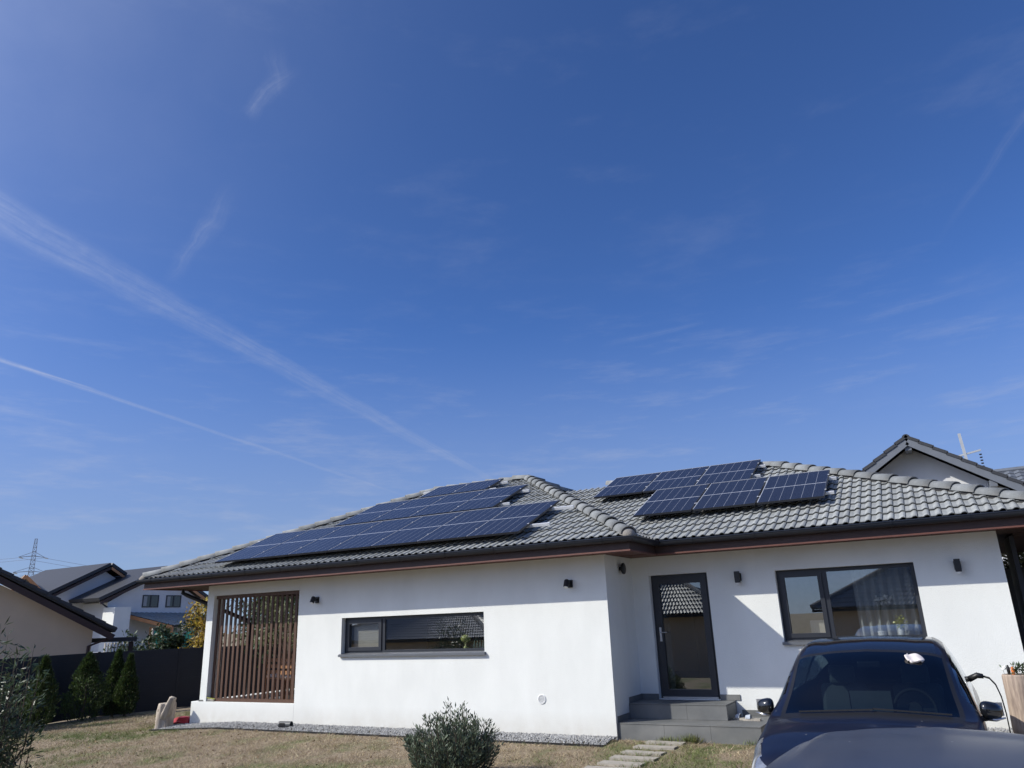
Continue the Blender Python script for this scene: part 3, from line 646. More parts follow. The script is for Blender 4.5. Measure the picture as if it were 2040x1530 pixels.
fascia('trim_board', 2.676, 2.698, .006, .05, 'wood_red')
SB = MB().box(-.055, .055, 0, 1, -.009, .009).mesh('soffit_board')
SB.materials.append(M['wood_red'])
def soffit(x0, x1, y0, y1, along):
    n = int(((x1-x0) if along == 'x' else (y1-y0))/.115)
    for i in range(n):
        o = bpy.data.objects.new('soffit_board', SB); C.objects.link(o); o.parent = house
        if along == 'x': o.location = (x0+.0575+i*.115, y0, 2.711); o.scale = (1, y1-y0, 1)
        else: o.location = (x1, y0+.0575+i*.115, 2.711); o.rotation_euler = (0, 0, math.pi/2); o.scale = (1, x1-x0, 1)
soffit(-9.1, XR-.05, E0+.05, -.001, 'x'); soffit(.005, XR-.05, .0, E1+.03, 'y'); soffit(.02, XR2-.05, E1+.05, D-.001, 'x')
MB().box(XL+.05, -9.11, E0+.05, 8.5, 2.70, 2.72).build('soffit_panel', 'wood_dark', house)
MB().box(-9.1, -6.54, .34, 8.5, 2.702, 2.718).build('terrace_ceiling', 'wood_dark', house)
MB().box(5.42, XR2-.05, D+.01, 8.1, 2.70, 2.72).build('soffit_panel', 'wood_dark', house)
# gutter: half-round channel swept along the eaves
def sweep(route, prof, name, material, parent, caps_=True):
    pts = [Vector((x, y, 0)) for x, y in route]; b = MB(); rows = []
    for i, p in enumerate(pts):
        d0 = (p-pts[i-1]).normalized() if i else None; d1 = (pts[i+1]-p).normalized() if i < len(pts)-1 else None
        n0 = Vector((d0.y, -d0.x, 0)) if d0 else None; n1 = Vector((d1.y, -d1.x, 0)) if d1 else None
        if n0 and n1: nn = (n0+n1); nn = nn/(nn.length_squared/2) if nn.length > .01 else n0
        else: nn = n0 or n1
        rows.append([tuple(p+nn*a+Vector((0, 0, z))) for a, z in prof])
    for i in range(len(rows)-1):
        for k in range(len(prof)-1): b.quad(rows[i][k], rows[i][k+1], rows[i+1][k+1], rows[i+1][k])
    if caps_:
        b.quad(*rows[0]); b.quad(*rows[-1][::-1])
    return b.build(name, material, parent)
prof = [(.012, 2.875)] + [(.077-.065*math.cos(a), 2.872-.068*math.sin(a)) for a in np.linspace(.1, math.pi, 10)]
prof += [(.142+.008, 2.874), (.150, 2.884), (.142, 2.888), (.134, 2.880)] + [(.077+.058*math.cos(a), 2.872-.060*math.sin(a)) for a in np.linspace(.05, math.pi-.1, 9)]
sweep(ROUTE, prof, 'gutter', 'gutter', house)
clip_m = MB(); clip_m.box(-.014, .014, -.157, .01, 2.874, 2.895); 
for k in range(9):
    a, a2 = math.pi*k/9*.98, math.pi*(k+1)/9*.98; r = .074
    clip_m.quad((-.014, -.077-r*math.cos(a), 2.872-r*math.sin(a)), (.014, -.077-r*math.cos(a), 2.872-r*math.sin(a)), (.014, -.077-r*math.cos(a2), 2.872-r*math.sin(a2)), (-.014, -.077-r*math.cos(a2), 2.872-r*math.sin(a2)))
CLIP = clip_m.mesh('gutter_bracket'); CLIP.materials.append(M['gutter'])
for x in np.arange(-10.2, .5, .95):
    o = bpy.data.objects.new('gutter_bracket', CLIP); C.objects.link(o); o.parent = house; o.location = (x, E0+.02, 0)
for x in np.arange(1.3, 6.1, .95):
    o = bpy.data.objects.new('gutter_bracket', CLIP); C.objects.link(o); o.parent = house; o.location = (x, E1+.02, 0)
# slanting downpipe under the left eave
MB().tube([(-10.45, .35, 2.80), (-10.45, .35, 2.62), (-10.36, .42, 2.56), (-9.34, 1.25, 1.98), (-9.27, 1.3, 1.88), (-9.27, 1.3, -.2)], .045, 10).build('downpipe', 'gutter', house, smooth=True)

# ---- windows and door
def frame_ring(b, x0, x1, z0, z1, y0, y1, w, wb=None):
    wb = w if wb is None else wb
    b.box(x0, x0+w, y0, y1, z0, z1); b.box(x1-w, x1, y0, y1, z0, z1); b.box(x0+w, x1-w, y0, y1, z1-w, z1); b.box(x0+w, x1-w, y0, y1, z0, z0+wb)
def window(win, y, mull, sash_left, name='window'):
    x0, x1, z0, z1 = win; g = .003; root = bpy.data.objects.new(name, None); C.objects.link(root); root.parent = house
    ya = y+.105
    b = MB(); frame_ring(b, x0+g, x1-g, z0+g, z1-g, ya, ya+.07, .055); b.box(mull-.04, mull+.04, ya, ya+.07, z0+g+.055, z1-g-.055)
    b.build('frame', 'anthracite', root)
    b = MB(); frame_ring(b, x0+.05, mull-.032, z0+.052, z1-.052, ya-.018, ya+.055, .062); b.build('sash', 'anthracite', root)
    MB().box(x0+.112, mull-.094, ya+.02, ya+.024, z0+.114, z1-.114).build('pane', 'glass', root)
    MB().box(mull+.04, x1-.058, ya+.02, ya+.024, z0+.058, z1-.058).build('pane', 'glass', root)
    b = MB(); b.beam(((x0+x1)/2, y-.045, z0-.012), ((x0+x1)/2, ya-.02, z0+.012), x1-x0+.05, .006) if False else None
    s = MB(); xa, xb = x0-.02, x1+.025
    top = [(xa, y-.055, z0-.006), (xb, y-.055, z0-.006), (xb, ya-.02, z0+.016), (xa, ya-.02, z0+.016)]
    s.quad(*top); s.quad((xa, y-.055, z0-.045), (xb, y-.055, z0-.045), (xb, y-.055, z0-.006), (xa, y-.055, z0-.006))
    s.quad((xa, y-.001, z0-.045), (xa, y-.055, z0-.045), (xa, y-.055, z0-.006), (xa, y-.001, z0+.006)); s.quad((xb, y-.055, z0-.045), (xb, y-.001, z0-.045), (xb, y-.001, z0+.006), (xb, y-.055, z0-.006))
    s.quad((xa, y-.001, z0-.045), (xb, y-.001, z0-.045), (xb, y-.055, z0-.045), (xa, y-.055, z0-.045))
    s.build('sill', 'frame_grey', root)
    return root
w1 = window(WIN1, 0, -4.50, True); w2 = window(WIN2, D, 3.06, True)
w1['label'] = 'long low dark-framed window'; w2['label'] = 'tall dark-framed window behind the car'
MB().box(-5.27, -4.60, .20, .21, 1.38, 1.80).build('roller_blind', 'blind', w1)
b = MB()
n = 60; xs = np.linspace(3.42, 4.24, n)
for i in range(n-1):
    y1_, y2_ = D+.42+.035*math.sin(xs[i]*52)+.015*math.sin(xs[i]*23), D+.42+.035*math.sin(xs[i+1]*52)+.015*math.sin(xs[i+1]*23)
    b.quad((xs[i], y1_, .6), (xs[i+1], y2_, .6), (xs[i+1], y2_, 2.4), (xs[i], y1_, 2.4))
b.build('curtain', 'curtain', w2, smooth=True)
MB().box(2.72, 2.98, D+.40, D+.42, .9, 1.58).build('roller_blind', 'blind', w2)
# door
door = bpy.data.objects.new('door', None); C.objects.link(door); door.parent = house; door['label'] = 'anthracite front door with a full-height glass pane'
ya = D+.10; x0, x1, z0, z1 = DOOR
b = MB(); x0f = x0+.08
frame_ring(b, x0+.0805, x1-.003, z0+.001, z1-.003, ya, ya+.08, .055, .02); b.build('frame', 'anthracite', door)
b = MB(); frame_ring(b, x0+.12, x1-.05, z0+.025, z1-.05, ya-.02, ya+.055, .10, .11); b.build('leaf', 'anthracite', door)
MB().box(x0+.218, x1-.148, ya+.012, ya+.018, z0+.133, z1-.148).build('pane', 'glass_door', door)
MB().box(x0+.222, x0+.33, ya+.022, ya+.026, z0+.133, z1-.148).build('frosted_strip', 'frost', door)
b = MB(); b.box(x0+.155, x0+.190, ya-.030, ya-.020, 1.33, 1.55); b.tube([(x0+.172, ya-.03, 1.47), (x0+.172, ya-.075, 1.47), (x0+.30, ya-.08, 1.468)], .010, 8); b.lathe([(.012, 0), (.012, .01)], (x0+.172, ya-.035, 1.385), 8)
b.build('handle', 'steel', door)
MB().box(x0+.13, x1-.04, ya-.07, ya-.022, z0+.003, z0+.030).build('threshold', 'steel', door)

# ------------------------------------------------------------------ things on the sills, seen through the glass
for i, x in enumerate((-2.62, -2.56, -2.50, -2.44)):
    tag(MB().lathe([(.018, 0), (.02, .01), (.02, .10), (.008, .13), (.008, .16)], (0, 0, 0), 10).build('bottle', 'bottle', loc=(x, .25, 1.29), smooth=True), ['first', 'second', 'third', 'last'][i]+' slim bottle in the row on the long window sill, from the left', 'bottle', 'bottles on the window sill')
v = thing('ornament', 'yellow-green ceramic ornament behind the long window', 'ornament', (-2.80, .25, 1.29))
MB().lathe([(.03, 0), (.055, .01), (.04, .05), (.015, .08), (.02, .12)], (0, 0, 0), 14).build('foot', 'ceramic', v, smooth=True)
MB().lathe([(.02, .12), (.075, .15), (.09, .19), (.07, .235), (.02, .255)], (0, 0, 0), 14).build('bowl', 'ceramic', v, smooth=True)
v = thing('vase_of_flowers', 'vase with pale yellow flowers behind the tall window', 'vase', (3.98, D+.26, 1.30))
MB().lathe([(.03, 0), (.045, .03), (.04, .10), (.025, .15), (.03, .16)], (0, 0, 0), 12).build('vase', 'plaster_white', v, smooth=True)
P_ = rng.normal(0, .035, (90, 3))+np.array([0, 0, .22]); link('flowers', leaves('flowers', P_, rng.normal(0, 1, (90, 3)), .05, .03), 'ceramic', v)
v = thing('white_orchid', 'white orchid behind the tall window', 'plant', (3.72, D+.30, 1.30))
MB().lathe([(.05, 0), (.06, .10)], (0, 0, 0), 12).build('pot', 'plaster_white', v); MB().tube([(0, 0, .1), (.02, .02, .35), (.06, 0, .52), (.16, 0, .55)], .004, 6).build('stem', 'leaf_dark', v)
P_ = np.stack([rng.uniform(.0, .20, 50), rng.normal(0, .02, 50), .55+rng.normal(0, .025, 50)], 1); link('flowers', leaves('flowers', P_, rng.normal(0, 1, (50, 3)), .055, .045), 'flower', v)

# ------------------------------------------------------------------ entrance steps (tiled)
steps = thing('entrance_steps', 'two grey tiled entrance steps in front of the glass door', 'steps', (0, 0, 0))
g = .003
MB().box(.004, 2.088, .052, D-.004, -.2, .218).build('lower_core', 'grout', steps); MB().box(.006, 1.513, .585, D-.006, .218, .434).build('upper_core', 'grout', steps)
def tiles_x(xs, fn):
    for i in range(len(xs)-1): fn(xs[i]+g/2, xs[i+1]-g/2)
tiles_x([.0, .72, 1.40, 2.10], lambda a, c: MB().box(a, c, .04, .052, -.25, .212).build('riser_tile', 'stone_tile', steps))
tiles_x([.003, .72, 1.40, 2.10], lambda a, c: MB().box(a, c, .038, .58, .2185, .2305).build('tread_tile', 'stone_tile', steps))
MB().box(1.53, 2.10, .583, D-.002, .2185, .2305).build('tread_tile', 'stone_tile', steps)
MB().box(2.088, 2.10, .056, D-.003, -.25, .212).build('side_tile', 'stone_tile', steps)
tiles_x([.003, .92, 1.525], lambda a, c: MB().box(a, c, .573, .585, .233, .428).build('riser_tile', 'stone_tile', steps))
tiles_x([.003, .92, 1.525], lambda a, c: MB().box(a, c, .571, D-.002, .4345, .4465).build('tread_tile', 'stone_tile', steps))
MB().box(1.513, 1.525, .588, D-.003, .233, .428).build('side_tile', 'stone_tile', steps)
MB().box(.0015, .013, .60, D-.003, .449, .53).build('skirting_tile', 'stone_tile', steps); MB().box(.0015, .013, .06, .568, .233, .315).build('skirting_tile', 'stone_tile', steps)
MB().box(.016, .298, D-.013, D-.0015, .449, .53).build('skirting_tile', 'stone_tile', steps)
MB().box(1.296, 1.60, D-.013, D-.0015, .449, .53).build('skirting_tile', 'stone_tile', steps); MB().box(1.604, 2.098, D-.013, D-.0015, .233, .315).build('skirting_tile', 'stone_tile', steps)

# ------------------------------------------------------------------ slatted screen in the terrace opening
scr = thing('slatted_screen', 'red-brown wooden screen of upright slats in the terrace opening', 'screen', (-8.99, .12, .397))
W = 2.455
MB().box(.003, W, -.045, .045, .002, .062).build('bottom_rail', 'wood_slat', scr); MB().box(.003, W, -.045, .045, 2.02, 2.083).build('top_rail', 'wood_slat', scr)
SL = MB().box(-.029, .029, -.011, .011, 0, 1.955).mesh('slat'); SL.materials.append(M['wood_slat'])
for i in range(19):
    o = bpy.data.objects.new('slat', SL); C.objects.link(o); o.parent = scr; o.location = (.045+i*(W-.08)/18, 0, .0635); o.rotation_euler = (0, 0, rnd.uniform(-.05, .05))
# terrace furniture glimpsed behind the slats
def chair(x, y, rz, label):
    t = thing('terrace_chair', label, 'chair', (x, y, .302), rz, 'chairs on the terrace')
    for sx in (-.2, .2):
        MB().box(sx-.02, sx+.02, -.22, -.18, 0, .44).build('leg', 'wood_light', t); MB().box(sx-.02, sx+.02, .18, .22, 0, .95).build('leg', 'wood_light', t)
    MB().box(-.24, .24, -.24, .175, .442, .47).build('seat', 'wood_light', t)
    for z in (.55, .67, .79): MB().box(-.178, .178, .185, .205, z, z+.07).build('back_slat', 'wood_light', t)
    MB().box(-.21, .21, -.21, .16, .472, .53).build('cushion', 'cloth', t, bevel=.02)
tb = thing('terrace_table', 'honey-coloured wooden table on the terrace behind the screen', 'table', (-7.45, 1.7, .302))
MB().box(-.85, .85, -.42, .42, .72, .76).build('table_top', 'wood_light', tb, bevel=.006)
for sx in (-.75, .75):
    for sy in (-.34, .34): MB().box(sx-.04, sx+.04, sy-.04, sy+.04, 0, .718).build('leg', 'wood_light', tb)
chair(-7.0, 1.05, math.pi, 'wooden terrace chair nearest the house wall'); chair(-7.65, 1.05, math.pi, 'wooden terrace chair in the middle'); chair(-8.25, 1.25, math.pi+.3, 'wooden terrace chair nearest the corner post')
# shallow stone tray left on the terrace ledge
t = thing('stone_slab', 'grey offcut slabs with a yellow edge lying on the terrace ledge', 'slab', (-9.02, .13, .398), .1)
MB().box(-.20, .16, -.10, .10, 0, .03).build('slab', 'stone_tile', t, rot=(0, 0, .05)); MB().box(-.12, .20, -.09, .10, .034, .06).build('slab', 'concrete', t, rot=(0, .12, -.05)); MB().box(-.05, .22, -.10, -.085, .064, .08).build('edge_strip', 'ceramic', t, rot=(0, .12, 0))

# ------------------------------------------------------------------ wall fittings
def lamp(x, y, z, label, sq=False):
    t = thing('wall_lamp', label, 'lamp', (x, y, z), 0, 'wall lamps')
    MB().box(-.045, .045, -.025, -.001, -.06, .06).build('back_plate', 'black', t, bevel=.004)
    MB().box(-.018, .018, -.075, -.027, -.015, .02).build('arm', 'black', t)
    if sq:
        MB().box(-.04, .04, -.13, -.077, -.09, .085).build('housing', 'black', t, bevel=.006); MB().lathe([(.022, 0), (.03, .02)], (0, -.104, -.115), 12).build('lens', 'plaster_white', t)
    else:
        o = MB().lathe([(.040, -.06), (.045, -.05), (.045, .05), (.030, .065)], (0, 0, 0), 14).build('housing', 'black', t, loc=(-.015, -.115, 0), rot=(-.45, .0, 0), smooth=False)
        MB().lathe([(.034, 0), (.034, .006)], (0, 0, -.068), 14).build('lens', 'plaster_white', t, loc=(-.015, -.115, 0), rot=(-.45, 0, 0))
lamp(-6.04, 0, 2.27, 'small black wall lamp beside the slatted screen'); lamp(-.62, 0, 2.28, 'small black wall lamp right of the long window')
lamp(1.80, D, 2.28, 'small black wall lamp right of the front door', True); lamp(4.86, D, 2.26, 'small black wall lamp near the right house corner', True)
t = thing('round_speaker', 'round black fitting on the short side wall near the door', 'fitting', (0, .62, 2.50))
o = MB().lathe([(.03, 0), (.03, .05), (.085, .055), (.09, .07), (.09, .085), (.082, .09)], (0, 0, 0), 24).build('body', 'black', t, rot=(0, math.pi/2, 0), smooth=False)
MB().lathe([(.078, 0), (.05, .006)], (0, 0, .0905), 24).build('face', 'anthracite', t, rot=(0, math.pi/2, 0))
t = thing('vent_cover', 'small round white vent cover low on the long wall', 'vent', (-1.23, 0, .545)); t.scale = (.86, .8, .86)
b = MB(); b.lathe([(.085, 0), (.085, .008), (.078, .014), (.066, .014), (.066, .004)], (0, 0, 0), 24); b.build('ring', 'plaster_white', t, rot=(math.pi/2, 0, 0))
for k in range(5):
    z = -.045+k*.0225; hw = math.sqrt(.066**2-z*z)-.002; MB().beam((-hw, -.010, z), (hw, -.010, z), .004, .016, (0, -.5, 1)).build('louvre', 'plaster_white', t)

# ------------------------------------------------------------------ solar panels
PW, PL = 1.0, 1.70
def panel_proto(w, l):
    M['pv'] = pv_mat(w, l, l > 1.2)
    t = bpy.data.objects.new('solar_panel', None); C.objects.link(t)
    b = MB(); f = .012
    b.box(0, w, 0, f, -.035, .0); b.box(w-f, w, f, l-f, -.035, 0); link('side_frame', MB().box(0, f, f+.0005, l-.0165, -.035, .0005).mesh('side_frame'), 'panel_highlight', t); link('frame', b.mesh('frame'), 'panel_frame', t)
    link('top_frame', MB().box(0, w, l-.016, l, -.0352, .001).mesh('top_frame'), 'panel_highlight', t)
    link('cells', MB().box(f+.0005, w-f-.0005, f+.0005, l-f-.0045, -.008, -.003).mesh('cells'), 'pv', t)
    for x in (.0, w):
        for y in (l*.22, l*.78): link('clamp', MB().box(x-.012, x+.012, y-.018, y+.018, .0015, .005).mesh('clamp'), 'alu', t)
    return t
cells_mesh_shift = 0
def place_panels(xs, y0, z_at, labels, group, w=PW, l=PL):
    pr = panel_proto(w, l)
    for i, x in enumerate(xs):
        o = pr if i == 0 else copy_tree(pr)
        o.location = (x, y0, z_at(y0)); o.rotation_euler = (math.atan(TP), 0, 0); tag(o, labels[i], 'solar panel', group)
zl = lambda y: ZE+TP*(y-E0)+.215; zr = lambda y: ZE+TP*(y-E1)+.215
ORD = ['first', 'second', 'third', 'fourth', 'fifth', 'sixth', 'last']
place_panels([-8.48+i*1.03 for i in range(7)], -.48, zl, [f'{o_} solar panel from the left in the lowest row of the left roof' for o_ in ORD], 'solar panels on the left roof', 1.02, 1.80)
place_panels([-6.84+i*1.02 for i in range(4)], 1.26, zl, [f'{o_} solar panel from the left in the middle row of the left roof' for o_ in ('first', 'second', 'third', 'last')], 'solar panels on the left roof', 1.01, 1.66)
place_panels([-5.72+i*.92 for i in range(2)], 2.87, zl, [f'{o_} solar panel of the short top row of the left roof' for o_ in ('left', 'right')], 'solar panels on the left roof', .91, .93)
place_panels([.02+i*1.085 for i in range(3)], 1.46, zr, [f'{o_} solar panel of the lower row on the right roof' for o_ in ('left', 'middle', 'right')], 'solar panels on the right roof', 1.05, 1.69)
place_panels([-1.36+i*1.07 for i in range(3)], 3.02, zr, [f'{o_} solar panel of the upper row on the right roof' for o_ in ('left', 'middle', 'right')], 'solar panels on the right roof', 1.045, 1.56)
def rail(x0, x1, y, zf, label):
    o = MB().box(0, x1-x0, -.022, .022, -.085, -.038).build('mounting_rail', 'alu', loc=(x0, y, zf(y)), rot=(math.atan(TP), 0, 0)); tag(o, label, 'rail', 'mounting rails under the panels')
rail(-8.62, -.92, -.05, zl, 'lower aluminium rail under the lowest panel row, left roof'); rail(-8.70, -.86, .83, zl, 'upper aluminium rail under the lowest panel row, left roof')
rail(-7.0, -2.58, 1.58, zl, 'lower aluminium rail under the middle panel row, left roof'); rail(-7.0, -2.58, 2.45, zl, 'upper aluminium rail under the middle panel row, left roof')
rail(-5.8, -3.70, 3.0, zl, 'lower aluminium rail under the top panel row, left roof'); rail(-6.05, -3.68, 3.52, zl, 'upper aluminium rail under the top panel row, left roof')
rail(-.05, 3.36, 1.80, zr, 'lower aluminium rail under the lower panel row, right roof'); rail(-.05, 3.36, 2.62, zr, 'upper aluminium rail under the lower panel row, right roof')
rail(-1.42, 1.96, 3.40, zr, 'lower aluminium rail under the upper panel row, right roof'); rail(-1.42, 1.96, 4.10, zr, 'upper aluminium rail under the upper panel row, right roof')

# ------------------------------------------------------------------ cars (a lofted shell cut into its parts)
def hermite(xs, ys, q):
    xs, ys = np.asarray(xs, float), np.asarray(ys, float); d = np.zeros(len(xs)); sec = np.diff(ys)/np.diff(xs)
    d[0], d[-1] = sec[0], sec[-1]
    for i in range(1, len(xs)-1):
        h0, h1 = xs[i]-xs[i-1], xs[i+1]-xs[i]; d[i] = (sec[i-1]*h1+sec[i]*h0)/(h0+h1)
    k = np.clip(np.searchsorted(xs, q, side='right')-1, 0, len(xs)-2); h = xs[k+1]-xs[k]; t = (q-xs[k])/h
    return ys[k]*(2*t**3-3*t**2+1)+h*d[k]*(t**3-2*t**2+t)+ys[k+1]*(-2*t**3+3*t**2)+h*d[k+1]*(t**3-t**2)
SUV = [(0.0, [(.45, .30), (.60, .42), (.66, .55), (.60, .66), (.45, .70), (.25, .715), (0, .72)]),
 (.12, [(.68, .24), (.80, .42), (.83, .60), (.77, .72), (.58, .775), (.30, .795), (0, .80)]),
 (.45, [(.84, .22), (.92, .42), (.94, .64), (.89, .81), (.72, .875), (.36, .895), (0, .90)]),
 (.90, [(.86, .22), (.94, .45), (.955, .70), (.915, .90), (.78, .955), (.4, .975), (0, .98)]),
 (1.25, [(.86, .22), (.945, .45), (.96, .72), (.925, .955), (.835, 1.0), (.43, 1.03), (0, 1.05)]),
 (1.60, [(.86, .22), (.95, .45), (.965, .74), (.93, .99), (.80, 1.15), (.43, 1.25), (0, 1.28)]),
 (2.00, [(.86, .22), (.95, .45), (.965, .75), (.93, 1.01), (.76, 1.375), (.44, 1.468), (0, 1.495)]),
 (2.35, [(.86, .22), (.95, .45), (.965, .75), (.93, 1.02), (.735, 1.50), (.43, 1.582), (0, 1.605)]),
 (2.80, [(.86, .22), (.95, .45), (.965, .75), (.93, 1.03), (.715, 1.545), (.42, 1.618), (0, 1.637)]),
 (3.40, [(.86, .22), (.955, .45), (.97, .76), (.935, 1.04), (.705, 1.51), (.41, 1.583), (0, 1.60)]),
 (3.90, [(.85, .24), (.95, .46), (.965, .78), (.92, 1.06), (.65, 1.365), (.37, 1.465), (0, 1.49)]),
 (4.30, [(.82, .27), (.92, .48), (.93, .78), (.88, 1.05), (.66, 1.20), (.38, 1.285), (0, 1.305)]),
 (4.60, [(.78, .32), (.88, .5), (.89, .76), (.84, .99), (.68, 1.07), (.38, 1.10), (0, 1.11)]),
 (4.75, [(.70, .40), (.80, .55), (.82, .75), (.75, .93), (.60, .98), (.35, 1.0), (0, 1.01)])]
HATCH = [(0.0, [(.42, .28), (.56, .38), (.62, .50), (.56, .60), (.42, .64), (.24, .655), (0, .66)]),
 (.12, [(.64, .23), (.74, .40), (.77, .56), (.72, .68), (.55, .73), (.30, .75), (0, .755)]),
 (.45, [(.78, .21), (.85, .40), (.87, .60), (.83, .77), (.68, .83), (.34, .85), (0, .86)]),
 (.90, [(.80, .21), (.87, .42), (.885, .66), (.85, .86), (.73, .91), (.38, .93), (0, .94)]),
 (1.20, [(.80, .21), (.875, .42), (.89, .68), (.86, .91), (.77, .955), (.40, .99), (0, 1.0)]),
 (1.60, [(.80, .21), (.88, .42), (.895, .70), (.865, .94), (.70, 1.16), (.40, 1.25), (0, 1.275)]),
 (1.95, [(.80, .21), (.88, .42), (.895, .71), (.865, .95), (.625, 1.34), (.38, 1.405), (0, 1.425)]),
 (2.30, [(.80, .21), (.88, .42), (.895, .71), (.865, .96), (.605, 1.385), (.37, 1.445), (0, 1.465)]),
 (2.80, [(.80, .21), (.88, .42), (.895, .72), (.865, .97), (.60, 1.395), (.37, 1.455), (0, 1.475)]),
 (3.30, [(.80, .22), (.88, .43), (.895, .73), (.86, .99), (.595, 1.375), (.365, 1.44), (0, 1.46)]),
 (3.75, [(.79, .24), (.87, .44), (.885, .74), (.845, 1.0), (.575, 1.325), (.355, 1.40), (0, 1.425)]),
 (3.92, [(.77, .27), (.85, .46), (.865, .74), (.82, .98), (.55, 1.24), (.34, 1.33), (0, 1.355)]),
 (4.10, [(.72, .32), (.81, .5), (.83, .72), (.78, .90), (.56, 1.02), (.34, 1.06), (0, 1.07)]),
 (4.20, [(.66, .38), (.74, .53), (.76, .70), (.70, .84), (.5, .90), (.3, .92), (0, .925)])]
def car(st, name, label, loc, rotz, paint_key, cls, door_open=0.):
    t = thing(name, label, 'car', loc, rotz)
    L = st[-1][0]; S_ = np.array([a for a, _ in st]); n_s = int(round(L/.05))+1; q = np.linspace(0, L, n_s)
    CP = np.array([p for _, p in st]); ctrl = np.zeros((n_s, 7, 2))
    for k in range(7):
        for c in range(2): ctrl[:, k, c] = hermite(S_, CP[:, k, c], q)
    tq = np.linspace(0, 6, 49); prof = np.zeros((n_s, 49, 2)); kk = np.arange(7)
    for i in range(n_s):
        prof[i, :, 0] = hermite(kk, ctrl[i, :, 0], tq); prof[i, :, 1] = hermite(kk, ctrl[i, :, 1], tq)
    prof[:, -1, 0] = 0; prof[:, :, 0] = np.maximum(prof[:, :, 0], 0)
    groups = {}
    for side in (1, -1):
        for i in range(n_s-1):
            for j in range(48):
                key = cls((q[i]+q[i+1])/2, (tq[j]+tq[j+1])/2, side)
                p = [(side*prof[a, b_, 0], q[a], prof[a, b_, 1]) for a, b_ in ((i, j), (i+1, j), (i+1, j+1), (i, j+1))]
                if side < 0: p = p[::-1]
                groups.setdefault(key, MB()).quad(*p)
    for e in (0, n_s-1):       # nose and tail caps
        ring = [(prof[e, j, 0], q[e], prof[e, j, 1]) for j in range(49)] + [(-prof[e, j, 0], q[e], prof[e, j, 1]) for j in range(47, -1, -1)]
        groups['body'].quad(*(ring if e else ring[::-1]))
    under = groups['body']; under.quad(*[(prof[i, 0, 0], q[i], prof[i, 0, 1]) for i in range(n_s)], *[(-prof[i, 0, 0], q[i], prof[i, 0, 1]) for i in range(n_s-1, -1, -1)])
    matmap = {'body': paint_key, 'hood': paint_key, 'windshield': 'carglass', 'windshield_trim': 'black', 'side_window': 'carglass', 'rear_window': 'black_gloss', 'roof_glass': 'black_gloss', 'pillar': 'black_gloss', 'roof_trim': 'black', 'tail_light': 'red', 'cowl': 'black', 'headlight': 'headlight', 'front_door': paint_key, 'door_window': 'carglass', 'door_frame': 'black_gloss'}
    objs = {}
    for key, mb in groups.items():
        me = mb.mesh(key); bm_ = bmesh.new(); bm_.from_mesh(me); bmesh.ops.remove_doubles(bm_, verts=bm_.verts, dist=1e-4)
        if key == 'body': bmesh.ops.recalc_face_normals(bm_, faces=bm_.faces)
        bm_.to_mesh(me)
        if key in ('body', 'front_door', 'door_window', 'door_frame'):
            bm_.free(); objs[key] = link(key, me, matmap[key], t, smooth=True); continue
        bm_.verts.ensure_lookup_table(); seen = set()          # one object for each separate piece (left and right lamp, each window)
        for v0 in bm_.verts:
            if v0.index in seen: continue
            stack = [v0]; comp = []; seen.add(v0.index)
            while stack:
                v = stack.pop(); comp.append(v)
                for e_ in v.link_edges:
                    w_ = e_.other_vert(v)
                    if w_.index not in seen: seen.add(w_.index); stack.append(w_)
            idx = {v.index: k_ for k_, v in enumerate(comp)}; fs = {f for v in comp for f in v.link_faces}
            m2 = bpy.data.meshes.new(key); m2.from_pydata([tuple(v.co) for v in comp], [], [[idx[v.index] for v in f.verts] for f in fs]); objs[key] = link(key, m2, matmap[key], t, smooth=True)
        bm_.free()
    if door_open:
        hx, hy = .93, 1.45
        piv = Matrix.Translation((hx, hy, 0)) @ Matrix.Rotation(-door_open, 4, 'Z') @ Matrix.Translation((-hx, -hy, 0))
        for key in ('front_door', 'door_window', 'door_frame'):
            o = objs.get(key)
            if o is None: continue
            o.data.transform(piv)
            if key != 'front_door': o.parent = objs['front_door']
            md = o.modifiers.new('thickness', 'SOLIDIFY'); md.thickness = .008 if key == 'door_window' else .06; md.offset = -1
    return t, objs
M['headlight'] = mat('headlight_lens', (.35, .37, .40), .08, .4, 12, coat=1, metal=.6)
def suv_cls(s, t, side):
    if 2.5 < t < 3.125 and 4.3 < s < 4.7: return 'tail_light'
    if .10 < s < .62 and 2.375 < t < 3.25+.5*(s-.1): return 'headlight'
    if t > 4.125 and 1.10 < s < 1.25: return 'cowl'
    if 4.125 < t < 4.25 and 1.25 < s < 2.15 or t > 4.125 and 2.05 < s < 2.10: return 'windshield_trim'
    if t > 4.25 and 1.25 < s < 2.05: return 'windshield'
    if t > 4.375 and 2.10 < s < 3.70: return 'roof_glass'
    if t > 4.5 and 3.85 < s < 4.30: return 'rear_window'
    if 3.125 < t < 3.875 and 1.55 < s < 4.05:
        if 2.55 < s < 2.65 or 3.45 < s < 3.55: return 'pillar'
        return 'side_window'
    if 4.0 > t > 3.875 and 1.6 < s < 4.1: return 'pillar'
    return 'body'
ZC = -.20
suv, suv_o = car(SUV, 'parked_suv', 'dark blue electric SUV parked nose-out by the house, plugged into a charging cable', (3.80, -4.62, ZC), math.radians(-.4), 'navy', suv_cls)
def hatch_cls(s, t, side):
    if t > 4.375 and 1.25 < s < 1.95: return 'windshield'
    if t > 4.5 and 3.92 < s < 4.05: return 'rear_window'
    if 4.0 < t < 4.125 and 1.9 < s < 3.8: return 'roof_trim'
    if .10 < s < .55 and 2.375 < t < 3.25: return 'headlight'
    if 3.125 < t < 3.875 and 1.55 < s < 3.55:
        return 'pillar' if 2.45 < s < 2.55 else 'side_window'
    return 'body'
